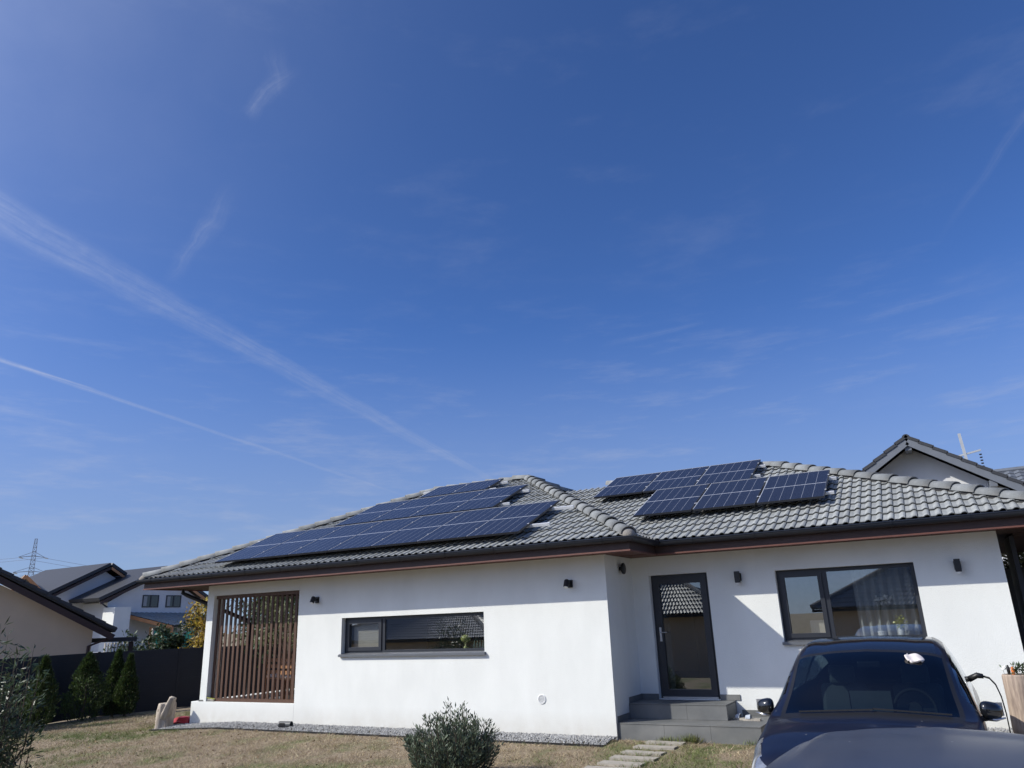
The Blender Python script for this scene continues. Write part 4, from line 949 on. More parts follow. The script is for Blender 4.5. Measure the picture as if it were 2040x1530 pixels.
hatch, hatch_o = car(HATCH, 'parked_hatchback', 'slate-blue car in the foreground with only its dusty roof in view', (4.36, -10.62, -.262), math.radians(-1.5), 'slate', hatch_cls)
def wheel(parent, x, y, r, side):
    w = bpy.data.objects.new('wheel', None); C.objects.link(w); w.parent = parent; w.location = (x, y, r)
    link('tyre', MB().lathe([(r*.66, -.10), (r*.96, -.10), (r, -.07), (r, .07), (r*.96, .10), (r*.66, .10)], (0, 0, 0), 28).mesh('tyre'), 'rubber', w, rot=(0, math.pi/2, 0), smooth=False)
    b = MB(); b.lathe([(.06, .0), (.06, .02)], (0, 0, .085*side), 12)
    for k in range(5):
        a = k*2*math.pi/5; b.beam((0, 0, .09*side), (r*.64*math.cos(a), r*.64*math.sin(a), .09*side), .06, .02, (0, 0, 1))
    link('rim', b.mesh('rim'), 'steel', w, rot=(0, math.pi/2, 0))
for x, sd in ((-.875, -1), (.875, 1)):
    for y in (.86, 3.75): wheel(suv, x, y, .36, sd)
for x, sd in ((-.80, -1), (.80, 1)):
    for y in (.80, 3.40): wheel(hatch, x, y, .315, sd)
# mirrors
def mirror(parent, side, rot=None, scale=.88, base=(.93, 1.60, .985)):
    bm_ = bmesh.new(); bmesh.ops.create_uvsphere(bm_, u_segments=20, v_segments=12, radius=1)
    for v in bm_.verts:
        x, y, z = v.co; sg = lambda a, p: math.copysign(abs(a)**p, a)
        x, y, z = sg(x, .75), sg(y, .8), sg(z, .75)
        if y > .25: y = .25
        taper = 1-.22*(x*side*.5+.5) if True else 1
        v.co = ((x*.105+.135*side)*scale, (y*.10+.03*x*side)*scale, (z*.092*taper+.055-.010*x*side)*scale)
    me_ = bpy.data.meshes.new('mirror'); bm_.to_mesh(me_); bm_.free(); 
    o = link('mirror', me_, 'black_gloss', parent, smooth=True)
    b = MB(); b.tube([(-.03*side, .02, -.02), (.06*side, .0, -.022), (.10*side, .0, -.018)], [.028, .022, .018], 10); link('arm', b.mesh('arm'), 'black', o, smooth=True)
    link('trim', MB().tube([(.07*side, -.03, -.028), (.14*side, -.04, -.026), (.22*side, -.02, -.010)], [.008, .014, .006], 8).mesh('trim'), 'steel', o, smooth=True)
    link('mirror_glass', MB().box(.055 if side > 0 else -.215, .215 if side > 0 else -.055, .030, .034, .0, .11).mesh('mirror_glass'), 'steel', o)
    o.location = (base[0]*side, base[1], base[2]); return o
mirror(suv, -1, base=(.90, 1.60, .985)); mirror(suv, 1, base=(.90, 1.60, .985))
suv.scale = (.955, 1, 1)
mirror(hatch, -1, scale=.85, base=(.875, 1.55, .95)); mirror(hatch, 1, scale=.85, base=(.875, 1.55, .95))
cb = thing('charging_cable', 'black charging cable arching from the rear flank of the blue SUV to the ground', 'cable', (4.72, -.42, -.10)); cb.scale = (.62, 1, 1)
MB().tube([(-.06, 0, .98), (.10, -.03, 1.03), (.20, -.04, 1.02)], [.038, .034, .026], 10).build('plug', 'black', cb, smooth=True)
cpts = [(.20, -.04, 1.02), (.29, -.04, 1.0), (.37, -.04, .93), (.42, -.03, .80), (.44, -.02, .62), (.44, 0, .40), (.42, .02, .18), (.36, .1, .05), (.20, .3, .03), (.1, .7, .03)]
MB().tube(cpts, .012, 8).build('cord', 'black', cb, smooth=True)
# wipers, cabin
MB().beam((-.62, 1.23, 1.032), (.05, 1.22, 1.062), .02, .012).build('wiper', 'black', suv); MB().beam((.05, 1.24, 1.066), (.70, 1.24, 1.03), .02, .012).build('wiper', 'black', suv)
dash = MB().box(-.80, .80, 1.30, 1.62, .60, .955).build('dashboard', 'interior', suv, bevel=.03)
MB().box(-.20, .20, 1.70, 1.715, .955, 1.185).build('screen', 'black_gloss', dash, bevel=.004); MB().box(-.19, .19, 1.696, 1.699, .965, 1.175).build('screen_back', 'seat', dash)
MB().box(-.80, .80, 1.3, 4.2, .33, .36).build('cabin_floor', 'interior', suv); MB().box(-.82, .82, 4.22, 4.25, .36, 1.10).build('rear_bulkhead', 'interior', suv)
sw = bpy.data.objects.new('steering_wheel', None); C.objects.link(sw); sw.parent = suv; sw.location = (.38, 1.82, 1.00); sw.rotation_euler = (math.radians(68), 0, 0)
b = MB(); pts = [(.185*math.cos(a), .185*math.sin(a), 0) for a in np.linspace(0, 2*math.pi, 33)]; b.tube(pts, .017, 8, False); link('rim', b.mesh('rim'), 'steering', sw, smooth=True) if False else link('rim', b.mesh('rim'), 'interior', sw, smooth=True)
b = MB(); b.lathe([(.06, -.02), (.075, .0), (.06, .02)], (0, 0, 0), 16); b.beam((-.18, 0, 0), (.18, 0, 0), .03, .02); b.beam((0, -.18, 0), (0, 0, 0), .03, .02); link('hub', b.mesh('hub'), 'interior', sw)
def car_seat(x, y):
    o = bpy.data.objects.new('seat', None); C.objects.link(o); o.parent = suv; o.location = (x, y, .36)
    MB().box(-.25, .25, -.50, .02, .05, .24).build('cushion', 'seat', o, bevel=.05)
    MB().box(-.25, .25, -.06, .07, .20, .82).build('seat_back', 'seat', o, rot=(math.radians(-16), 0, 0), bevel=.05)
    MB().box(-.14, .14, -.05, .05, .80, 1.0).build('headrest', 'seat', o, rot=(math.radians(-12), 0, 0), bevel=.035)
car_seat(-.38, 2.62); car_seat(.38, 2.62)
rs = MB().box(-.62, .62, 3.45, 3.60, .55, 1.15).build('rear_seat', 'interior', suv, bevel=.05)
MB().box(-.11, .11, 2.02, 2.06, 1.36, 1.42).build('rear_mirror', 'black', suv, bevel=.01)
# folded cloth left on the windscreen
def cloth(nm):
    n = 14; V = []; F = []
    for j in range(n):
        for i in range(n):
            u, v = i/(n-1)-.5, j/(n-1)-.5; r = .13*(1+.18*math.sin(3*u*6+v*3)); e_ = max(0, (u*u+v*v)*4-.55); q2 = 1/(1+.55*e_); V.append((u*.22*q2, v*.17*q2, .016+.006*math.sin(11*u+2*v)+.005*math.sin(9*v-4*u)-.014*e_))
    for j in range(n-1):
        for i in range(n-1): a = j*n+i; F.append((a, a+1, a+n+1, a+n))
    me_ = bpy.data.meshes.new(nm); me_.from_pydata(V, [], F); return me_
o = link('folded_cloth', cloth('folded_cloth'), 'cloth', loc=(4.24, -2.68, 1.248), rot=(math.radians(28), .12, .2), smooth=True); tag(o, 'crumpled white cloth lying on the windscreen of the blue SUV', 'cloth')
md = o.modifiers.new('thickness', 'SOLIDIFY'); md.thickness = .02

# ------------------------------------------------------------------ small things by the house
def lumpy(name, material, prof, seg=20, amp=.08, seed=0, lean=(0, 0), parent=None, loc=None, rot=None):
    """rough upright trunk: radius profile with bumps"""
    b = MB(); r_ = random.Random(seed); rings = []
    for (r, z) in prof:
        ring = []
        for k in range(seg):
            a = 2*math.pi*k/seg; w = 1+amp*.8*mnoise.noise(Vector((math.cos(a)*1.6, math.sin(a)*1.6, z*3+seed*7)))+amp*.35*mnoise.noise(Vector((math.cos(a)*6, math.sin(a)*6, z*2+seed)))
            ring.append((r*w*math.cos(a)+lean[0]*z, r*w*math.sin(a)+lean[1]*z, z))
        rings.append(ring)
    for i in range(len(rings)-1):
        for k in range(seg): b.quad(rings[i][k], rings[i][(k+1) % seg], rings[i+1][(k+1) % seg], rings[i+1][k])
    b.quad(*rings[-1]); b.quad(*rings[0][::-1])
    me = b.mesh(name); bm_ = bmesh.new(); bm_.from_mesh(me); bmesh.ops.remove_doubles(bm_, verts=bm_.verts, dist=1e-5); bm_.to_mesh(me); bm_.free()
    return link(name, me, material, parent, loc, rot, smooth=True)
st = thing('driftwood_stump', 'bleached tree stump with a forked top standing on the lawn by the terrace corner', 'stump', (-9.80, -.30, gz(-9.80, -.30)-.02))
lumpy('trunk', 'driftwood', [(.185, 0), (.165, .05), (.155, .15), (.152, .25), (.15, .35), (.145, .44), (.14, .50), (.06, .49)], 40, .5, 3, (.0, 0), st)
lumpy('branch_stub', 'driftwood', [(.10, 0), (.095, .12), (.085, .26), (.075, .36), (.07, .42), (.02, .43)], 26, .5, 5, (0, 0), st, loc=(.045, -.05, .22), rot=(.12, .40, .5))
lumpy('knot', 'bark', [(.038, 0), (.03, .012), (.012, .016)], 10, .2, 6, (0, 0), st, loc=(-.015, -.142, .37), rot=(math.radians(82), 0, -.1))
t = thing('red_toy_sledge', 'red plastic sledge lying between the stump and the white plinth', 'sledge', (-9.68, .07, gz(-9.68, .07)), .1); t.scale = (.95, .9, .9)
b = MB(); prof = [(-.24, .10), (-.20, .16), (-.1, .19), (.05, .185), (.18, .20), (.24, .17)]
for i in range(len(prof)-1):
    (xa, za), (xb, zb_) = prof[i], prof[i+1]
    b.quad((xa, -.13, za*.35), (xb, -.13, zb_*.35), (xb, -.10, zb_), (xa, -.10, za)); b.quad((xa, -.10, za), (xb, -.10, zb_), (xb, .10, zb_), (xa, .10, za)); b.quad((xa, .10, za), (xb, .10, zb_), (xb, .13, zb_*.35), (xa, .13, za*.35))
b.quad((-.24, -.13, .035), (-.24, -.10, .10), (-.24, .10, .10), (-.24, .13, .035)); b.quad((.24, -.13, .06), (.24, .13, .06), (.24, .10, .17), (.24, -.10, .17))
b.build('shell', 'red', t, smooth=False); MB().tube([(-.20, -.137, .06), (0, -.15, .10), (.2, -.137, .07)], .014, 8).build('runner', 'red', t, smooth=True); MB().tube([(-.20, -.12, .02), (.2, -.12, .02)], .012, 8).build('runner', 'red', t)
t = thing('pipe_offcut', 'short grey pipe offcut lying on the gravel by the terrace corner', 'pipe', (-6.42, -.30, gz(-6.42, -.3)+.075), .15)
b = MB(); n_ = 20
for k in range(n_):
    a, a2 = 2*math.pi*k/n_, 2*math.pi*(k+1)/n_
    for r0, r1, x0_, x1_ in ((.055, .055, -.13, .13), (.048, .048, .13, -.13)): b.quad((x0_, r0*math.cos(a), r0*math.sin(a)), (x1_, r1*math.cos(a), r1*math.sin(a)), (x1_, r1*math.cos(a2), r1*math.sin(a2)), (x0_, r0*math.cos(a2), r0*math.sin(a2)))
    for x_ in (-.13, .13): b.quad((x_, .055*math.cos(a), .055*math.sin(a)), (x_, .055*math.cos(a2), .055*math.sin(a2)), (x_, .048*math.cos(a2), .048*math.sin(a2)), (x_, .048*math.cos(a), .048*math.sin(a)))
b.build('pipe', 'grey_pvc', t)
MB().box(-.10, .02, -.059, -.054, -.012, .03).build('clip', 'black', t)
# sandals on the lower step
def sandal(x, y, rz, label):
    t = thing('sandal', label, 'shoe', (x, y, .2312), rz, 'pair of sandals')
    b = MB(); out = [(-.035, -.12), (.03, -.12), (.045, 0), (.05, .08), (.02, .14), (-.03, .13), (-.045, .06), (-.035, -.03)]
    b.quad(*[(px, py, .03) for px, py in out]); b.quad(*[(px, py, 0) for px, py in out[::-1]])
    for k in range(8): b.quad((*out[k], 0), (*out[(k+1) % 8], 0), (*out[(k+1) % 8], .03), (*out[k], .03))
    b.build('sole', 'concrete', t)
    b = MB()
    for k in range(8):
        a, a2 = math.pi*k/8, math.pi*(k+1)/8
        b.quad((-.048*math.cos(a), .02, .03+.055*math.sin(a)), (-.048*math.cos(a2), .02, .03+.055*math.sin(a2)), (-.046*math.cos(a2), .09, .03+.042*math.sin(a2)), (-.046*math.cos(a), .09, .03+.042*math.sin(a)))
    b.build('strap', 'sandal_strap', t)
M['sandal_strap'] = mat('pale_blue_strap', (.42, .46, .52), .7, .2, 30)
sandal(1.70, .72, 1.2, 'left pale sandal on the lower entrance step'); sandal(1.86, .66, 1.5, 'right pale sandal on the lower entrance step')
# log planter at the right edge
t = thing('log_planter', 'upright weathered log used as a planter at the right end of the wall', 'planter', (5.22, .34, gz(5.2, .3)-.02))
lumpy('log', 'log', [(.17, 0), (.165, .2), (.16, .5), (.155, .78), (.15, .80), (.12, .795)], 20, .22, 11, (0, 0), t)
P_ = np.stack([rng.normal(.05, .06, 160), rng.normal(0, .06, 160), .80+rng.uniform(0, .10, 160)], 1); link('plant', leaves('plant', P_, rng.normal(0, 1, (160, 3))+np.array([0, 0, .8]), .05, .018), 'leaf_dark', t)['kind'] = 'stuff'
MB().lathe([(.018, 0), (.02, .05), (.012, .09)], (-.03, -.06, .80), 10).build('figurine', 'orange', t); MB().lathe([(.016, 0), (.02, .06), (.008, .11)], (-.075, -.05, .80), 10).build('figurine', 'black', t)
MB().tube([(-.12, -.03, .79), (-.135, -.03, .86), (-.10, -.03, .90), (-.06, -.03, .86)], .004, 6).build('wire_hoop', 'steel', t)

# ------------------------------------------------------------------ vegetation
def shrub(name, label, cat, loc, n, hw, h, leafL, leafW, mt, up=.9, stems=10, seed=1, group=None, spread=1.0, hv=(.72, 1.06)):
    """many-stemmed shrub: bent stems carrying leaves along their length"""
    t = thing(name, label, cat, loc, 0, group); r_ = random.Random(seed); P = []; Dd = []; b = MB()
    for s_ in range(stems):
        a = r_.uniform(0, 2*math.pi); rad = hw*math.sqrt(r_.random()); hh = h*(1-.42*(rad/hw)**2)*r_.uniform(*hv)
        tip = Vector((rad*math.cos(a), rad*math.sin(a), hh)); base = Vector((tip.x*.12, tip.y*.12, 0)); mid_ = base.lerp(tip, .5)+Vector((tip.x*.22*spread, tip.y*.22*spread, -.05*h))
        path = [base, base.lerp(mid_, .5), mid_, mid_.lerp(tip, .55), tip]; b.tube(path, [.010, .008, .006, .004, .002], 5, False)
        k = n//stems
        for _ in range(k):
            f = r_.random()**.6; i = min(3, int(f*4)); p = path[i].lerp(path[i+1], f*4-i); d = (path[i+1]-path[i]).normalized()
            o_ = Vector((r_.gauss(0, 1), r_.gauss(0, 1), r_.gauss(0, .6))); P.append(p+o_*.02*h); Dd.append(d*up+o_.normalized()*.75)
    b.build('stems', 'bark', t); link('foliage', leaves('foliage', np.array(P), np.array(Dd), leafL, leafW), mt, t)
    return t
shrub('olive_bush', 'grey-green olive bush in the lawn in front of the long wall', 'bush', (-1.13, -2.72, gz(-1.13, -2.72)), 10500, .60, .86, .062, .017, 'leaf_olive', 1.0, 190, 3, None, 1.0, (.5, 1.12))
shrub('willow_shrub', 'dark long-leaved shrub at the left picture edge', 'shrub', (-6.62, -5.42, gz(-6.6, -5.4)), 3900, .56, 2.5, .120, .024, 'leaf_shrub', .35, 80, 5, None, 1.6, (.4, 1.05))
shrub('red_shrub', 'low dark red leaved shrub in the bottom left corner', 'shrub', (-5.15, -6.02, gz(-5.1, -6)), 500, .24, .62, .05, .025, 'leaf_red', .4, 24, 9)
def thuja(x, y, h, r, label, seed):
    t = thing('thuja', label, 'conifer', (x, y, gz(x, y)), 0, 'thujas along the fence'); n = 5200; g_ = np.random.default_rng(seed)
    f = g_.random(n)**.75; a = g_.uniform(0, 2*np.pi, n); prof_ = np.where(f < .25, .55+f*1.8, 1.0-((f-.25)/.75)**1.35)
    lump = np.array([1+.45*mnoise.noise(Vector((math.cos(q_)*1.4, math.sin(q_)*1.4, z_*5+seed)))+.4*mnoise.noise(Vector((math.cos(q_)*3.2, math.sin(q_)*3.2, z_*11+seed))) for q_, z_ in zip(a, f)])
    rr = r*np.maximum(prof_, .03)*lump*(1-.35*g_.random(n)**2); P = np.stack([rr*np.cos(a), rr*np.sin(a), .04+f*h], 1)
    Dd = np.stack([np.cos(a)*.55, np.sin(a)*.55, np.ones(n)*.9], 1)+g_.normal(0, .45, (n, 3))
    MB().tube([(0, 0, 0), (0, 0, h*.9)], [.04, .01], 6).build('trunk', 'bark', t); link('foliage', leaves('foliage', P, Dd, .085, .030), 'leaf_thuja', t)
thuja(-14.7, -.05, 1.60, .34, 'leftmost thuja in front of the dark fence', 1); thuja(-15.85, 1.8, 1.66, .52, 'broad thuja in the middle of the dark fence', 2)
thuja(-16.3, 2.95, 1.72, .30, 'slim thuja right of the broad one, farther back', 3); thuja(-15.75, 2.95, 1.56, .27, 'slim thuja nearest the terrace, slightly in front', 4)
def tree(name, label, x, y, trunk_h, crown_c, crown_r, n, leafL, leafW, mats, seed, group=None, clumps=26):
    t = thing(name, label, 'tree', (x, y, gz(x, y)), 0, group); g_ = np.random.default_rng(seed); r_ = random.Random(seed)
    b = MB(); top = Vector((0, 0, crown_c)); b.tube([(0, 0, 0), (.04, .02, trunk_h*.6), (0, .05, trunk_h), tuple(top)], [crown_r*.07+.02, crown_r*.055+.015, crown_r*.05+.01, .01], 8)
    cl = []
    for k in range(clumps):
        v = Vector((r_.gauss(0, 1), r_.gauss(0, 1), r_.gauss(0, 1))).normalized()*crown_r*r_.uniform(.35, .95); v.z *= 1.25; c_ = top+v; cl.append((c_, crown_r*r_.uniform(.24, .42)))
        b.tube([(0, 0, trunk_h*.9), tuple(Vector((0, 0, trunk_h)).lerp(c_, .55)+Vector((0, 0, .1))), tuple(c_)], [crown_r*.025+.006, .012, .005], 5, False)
    b.build('trunk', 'bark', t)
    for mi, mt in enumerate(mats):
        sel = [c for i, c in enumerate(cl) if i % len(mats) == mi]; P = []; m_ = n//len(mats)//max(1, len(sel))
        for c_, r in sel:
            d = g_.normal(size=(m_, 3)); d /= np.linalg.norm(d, axis=1, keepdims=True); P.append(np.array(c_)+d*r*(g_.random((m_, 1))**.45))
        P = np.concatenate(P); Dd = g_.normal(size=P.shape)+np.array([0, 0, -.3]); link('crown', leaves('crown', P, Dd, leafL, leafW), mt, t)
    return t
tree('yellow_tree', 'small tree with yellow autumn leaves behind the fence by the corner post', -17.35, 6.35, 1.2, 2.15, .95, 2600, .13, .055, ['leaf_yellow', 'leaf_yellow', 'leaf_dark'], 11)
tree('green_tree', 'dark green tree beyond the fence left of the yellow tree', -18.5, 6.1, 1.0, 1.75, .72, 1700, .15, .07, ['leaf_dark'], 12, 'trees beyond the terrace')
for i, (x, y, c_, r, lab) in enumerate(((-14.4, 7.6, 2.6, 1.5, 'grey-green tree seen through the right part of the screen'), (-17.2, 9.6, 3.0, 1.6, 'grey-green tree seen through the middle of the screen'), (-12.6, 10.4, 3.2, 1.7, 'tall grey-green tree behind the terrace'), (-19.5, 11.8, 2.1, 1.5, 'grey-green tree seen through the left part of the screen'))):
    tree('garden_tree', lab, x, y, c_*.4, c_, r, 3600, .16, .06, ['leaf_pop', 'leaf_dark'], 20+i, 'trees beyond the terrace', 34)
shrub('garden_shrub', 'dark shrub behind the fence near the pine posts', 'shrub', (-31.0, 13.6, gz(-31, 13.6)), 1600, 1.3, 2.6, .22, .09, 'leaf_dark', .3, 40, 31)
shrub('garden_shrub', 'dark shrub behind the fence beside the beige house', 'shrub', (-33.5, 11.0, gz(-33, 11)), 1600, 1.5, 3.0, .22, .09, 'leaf_dark', .3, 40, 32)
t = shrub('corner_hedge', 'clipped pale green bush seen past the right house corner', 'shrub', (6.5, 7.2, .9), 15000, .95, 2.3, .08, .05, 'leaf_pop', .3, 150, 33)

# ------------------------------------------------------------------ fence
FP = [(-13.6, -9.0), (-17.75, 3.3), (-14.6, 9.3), (-9.0, 12.4)]; FT = 1.30
fence = thing('garden_fence', 'tall anthracite panel fence along the left edge of the lawn', 'fence', (0, 0, 0))
for i in range(len(FP)-1):
    p, q = Vector((*FP[i], 0)), Vector((*FP[i+1], 0)); L = (q-p).length; n = max(1, round(L/2.0)); d = (q-p)/L; nr = Vector((d.y, -d.x, 0))
    for k in range(n):
        a, c = p+d*(L*k/n), p+d*(L*(k+1)/n); za = gz(a.x, a.y)-.05
        for j in range(8):       # horizontal boards of one bay
            z0, z1 = za+.06+j*(FT-za-.06)/8, za+.06+(j+1)*(FT-za-.06)/8-.0006
            MB().beam(tuple(a+d*.04+Vector((0, 0, (z0+z1)/2))), tuple(c-d*.04+Vector((0, 0, (z0+z1)/2))), .03, z1-z0).build('fence_board', 'fence', fence)
        MB().beam((a.x, a.y, za-.3), (a.x, a.y, FT+.02), .07, .07, (d.x, d.y, 0)).build('post', 'fence', fence)

# ------------------------------------------------------------------ neighbouring houses
def slab_roof(b, p0, p1, p2, p3, th):
    """a thick sloping roof plane through four corners"""
    n = (Vector(p1)-Vector(p0)).cross(Vector(p3)-Vector(p0)).normalized()*th; q = [Vector(p) for p in (p0, p1, p2, p3)]; r = [v-n for v in q]
    b.quad(*q); b.quad(*r[::-1])
    for i in range(4): j = (i+1) % 4; b.quad(r[i], r[j], q[j], q[i])
def tile_rows(p0, p1, p2, p3, parent, mt, nrow, ncol, amp=.03, name='tile_cover'):
    """wavy tile cover on a far roof plane (p0-p1 eave, p3-p2 ridge), rows stepped"""
    p0, p1, p2, p3 = map(Vector, (p0, p1, p2, p3)); nn = (p1-p0).cross(p3-p0).normalized(); b = MB(); cols = ncol*4
    for r in range(nrow):
        fa, fb = r/nrow, (r+1.08)/nrow
        for c in range(cols):
            ua, ub = c/cols, (c+1)/cols; ha, hb = amp*(.5+.5*math.sin(c*math.pi/2)), amp*(.5+.5*math.sin((c+1)*math.pi/2))
            lo0, lo1 = p0.lerp(p1, ua), p0.lerp(p1, ub); hi0, hi1 = p3.lerp(p2, ua), p3.lerp(p2, ub)
            A_, B__ = lo0.lerp(hi0, fa), lo1.lerp(hi1, fa); C__, D__ = lo1.lerp(hi1, fb), lo0.lerp(hi0, fb)
            b.quad(A_+nn*(ha+.05), B__+nn*(hb+.05), C__+nn*(hb+.015), D__+nn*(ha+.015)); b.quad(A_+nn*ha, B__+nn*hb, B__+nn*(hb+.05), A_+nn*(ha+.05))
    o = b.build(name, mt, parent); o['kind'] = 'stuff'; return o
def frame_at(px_dir, dist):
    h = Vector(px_dir).normalized(); return h
def local(o, h):      # local x = right as seen from the lawn, y = away
    h = Vector((*h, 0)).normalized(); o.rotation_euler = (0, 0, math.atan2(-h.x, h.y)); return o
# beige house: gable wall towards the lawn, in its own shade
bh = local(thing('beige_house', 'beige house with a dark tiled gable verge behind the fence at the left', 'house', (4.57-.86*31, -11.3+.51*31, -1.2)), (-.86, .51)); zb = 1.2
wl = [(1.08, 0), (1.08, 2.05+zb), (-2.6, 4.30+zb-.38), (-6.3, 2.05+zb), (-6.3, 0)]
b = MB(); b.quad(*[(x, 0, z) for x, z in wl]); b.quad(*[(x, 9, z) for x, z in wl[::-1]])
for i in range(4): (xa, za), (xb, zb_) = wl[i], wl[i+1]; b.quad((xa, 0, za), (xa, 9, za), (xb, 9, zb_), (xb, 0, zb_))
b.build('wall', 'beige', bh)
rf = MB(); slab_roof(rf, (1.75, 9.3, 2.23+zb-.37+.02), (1.75, -.45, 2.23+zb-.37+.02), (-2.6, -.45, 4.30+zb-.05), (-2.6, 9.3, 4.30+zb-.05), .14); slab_roof(rf, (-6.95, -.45, 2.23+zb-.35), (-6.95, 9.3, 2.23+zb-.35), (-2.6, 9.3, 4.30+zb-.05), (-2.6, -.45, 4.30+zb-.05), .14)
ro = rf.build('roof', 'tile_dark', bh)
for k in range(12):
    f0, f1 = k/12, (k+1.12)/12; p, q = Vector((1.78, -.42, 1.90+zb)), Vector((-2.6, -.42, 4.32+zb))
    MB().beam(tuple(p.lerp(q, f0)+Vector((0, 0, .09))), tuple(p.lerp(q, f1)+Vector((0, 0, .05))), .24, .10).build('verge_tile', 'tile_dark', ro)
MB().beam((1.72, -.46, 1.70+zb), (-2.6, -.46, 4.08+zb), .03, .20).build('verge_board', 'wood_dark', ro)
MB().tube([(1.62, -.2, 1.86+zb), (1.62, -.2, 1.7+zb), (1.0, -.05, 1.45+zb), (.95, -.05, 0)], .05, 8).build('downpipe', 'wood_dark', bh)
MB().box(.6, 2.6, 1.2, 4.5, 1.55+zb, 1.70+zb).build('lean_to_roof', 'tile_dark', bh); MB().box(2.35, 2.5, 1.3, 1.45, 0, 1.54+zb).build('lean_to_post', 'wood_dark', bh)

# white two-storey house, farther back
K = 1.6
wh = local(thing('white_neighbour_house', 'white two-storey house with dark grey roofs and a pine porch behind the fence', 'house', (4.57-.82*72, -11.3+.57*72, -1.2)), (-.82, .57)); zo = 1.2
Z = lambda z: 1.74+(z-1.74)*K+zo
U = lambda u: u*K*1.2
wh.rotation_euler.z += math.radians(34)
gab = [(U(-1.15), 0), (U(-1.15), Z(3.40)), (U(1.28), Z(5.00)), (U(3.40), Z(3.55)), (U(3.40), 0)]        # main gable wall
b = MB(); b.quad(*[(x, 0, z) for x, z in gab]); b.quad(*[(x, 11, z) for x, z in gab[::-1]])
for i in range(4): (xa, za), (xb, zb_) = gab[i], gab[i+1]; b.quad((xa, 0, za), (xa, 11, za), (xb, 11, zb_), (xb, 0, zb_))
b.build('wall', 'stucco_grey', wh)
ro = MB(); slab_roof(ro, (U(-1.75), -.7, Z(3.46)), (U(-1.75), 11.5, Z(3.46)), (U(1.28), 11.5, Z(5.16)), (U(1.28), -.7, Z(5.16)), .25); slab_roof(ro, (U(3.85), 11.5, Z(3.42)), (U(3.85), -.7, Z(3.42)), (U(1.28), -.7, Z(5.16)), (U(1.28), 11.5, Z(5.16)), .25)
ro = ro.build('roof', 'tile_dark', wh)
tile_rows((U(-1.75), 11.5, Z(3.46)), (U(-1.75), -.7, Z(3.46)), (U(1.28), -.7, Z(5.16)), (U(1.28), 11.5, Z(5.16)), ro, 'tile_dark', 16, 36) if False else tile_rows((U(-1.75), -.7, Z(3.46)), (U(-1.75), 11.5, Z(3.46)), (U(1.28), 11.5, Z(5.16)), (U(1.28), -.7, Z(5.16)), ro, 'tile_dark', 16, 36)
MB().beam((U(3.80), -.72, Z(3.30)), (U(1.28), -.72, Z(5.02)), .04, .22).build('verge_board', 'orange_wood', ro); MB().beam((U(-1.72), -.72, Z(3.34)), (U(1.28), -.72, Z(5.02)), .04, .22).build('verge_board', 'wood_dark', ro)
for (x0_, x1_) in ((.43, 1.23), (1.60, 2.38)):
    wroot = bpy.data.objects.new('window', None); C.objects.link(wroot); wroot.parent = wh
    a0, a1, z0_, z1_ = U(x0_), U(x1_), Z(3.14), Z(3.78)
    b = MB(); frame_ring(b, a0, a1, z0_, z1_, -.05, .02, .07); b.box((a0+a1)/2-.05, (a0+a1)/2+.05, -.05, .02, z0_+.07, z1_-.07); b.build('frame', 'anthracite', wroot)
    for (c0, c1) in ((a0+.07, (a0+a1)/2-.05), ((a0+a1)/2+.05, a1-.07)): MB().box(c0, c1, -.02, -.015, z0_+.07, z1_-.07).build('pane', 'black_gloss', wroot)
    MB().box(a0+.10, a0+.42, -.032, -.026, z0_+.12, z1_-.1).build('curtain', 'curtain', wroot)
# left wing with its own higher gable roof
lw = [(U(-2.9), 0), (U(-2.9), Z(3.55)), (U(-.42), Z(5.15)), (U(.2), Z(4.75)), (U(.2), 0)]
b = MB(); b.quad(*[(x, 3.4, z) for x, z in lw]); b.quad(*[(x, 12, z) for x, z in lw[::-1]])
for i in range(4): (xa, za), (xb, zb_) = lw[i], lw[i+1]; b.quad((xa, 3.4, za), (xa, 12, za), (xb, 12, zb_), (xb, 3.4, zb_))
b.build('wing_wall', 'stucco_grey', wh)
r2_ = MB(); slab_roof(r2_, (U(-3.25), 2.7, Z(3.58)), (U(-3.25), 12.5, Z(3.58)), (U(-.30), 12.5, Z(5.38)), (U(-.30), 2.7, Z(5.38)), .25); slab_roof(r2_, (U(.45), 12.5, Z(4.88)), (U(.45), 2.7, Z(4.88)), (U(-.30), 2.7, Z(5.38)), (U(-.30), 12.5, Z(5.38)), .25)
r2_ = r2_.build('wing_roof', 'tile_dark', wh)
MB().beam((U(-3.2), 2.68, Z(3.46)), (U(-.30), 2.68, Z(5.25)), .04, .2).build('verge_board', 'wood_dark', r2_); MB().beam((U(.42), 2.68, Z(4.76)), (U(-.30), 2.68, Z(5.25)), .04, .2).build('verge_board', 'orange_wood', r2_)
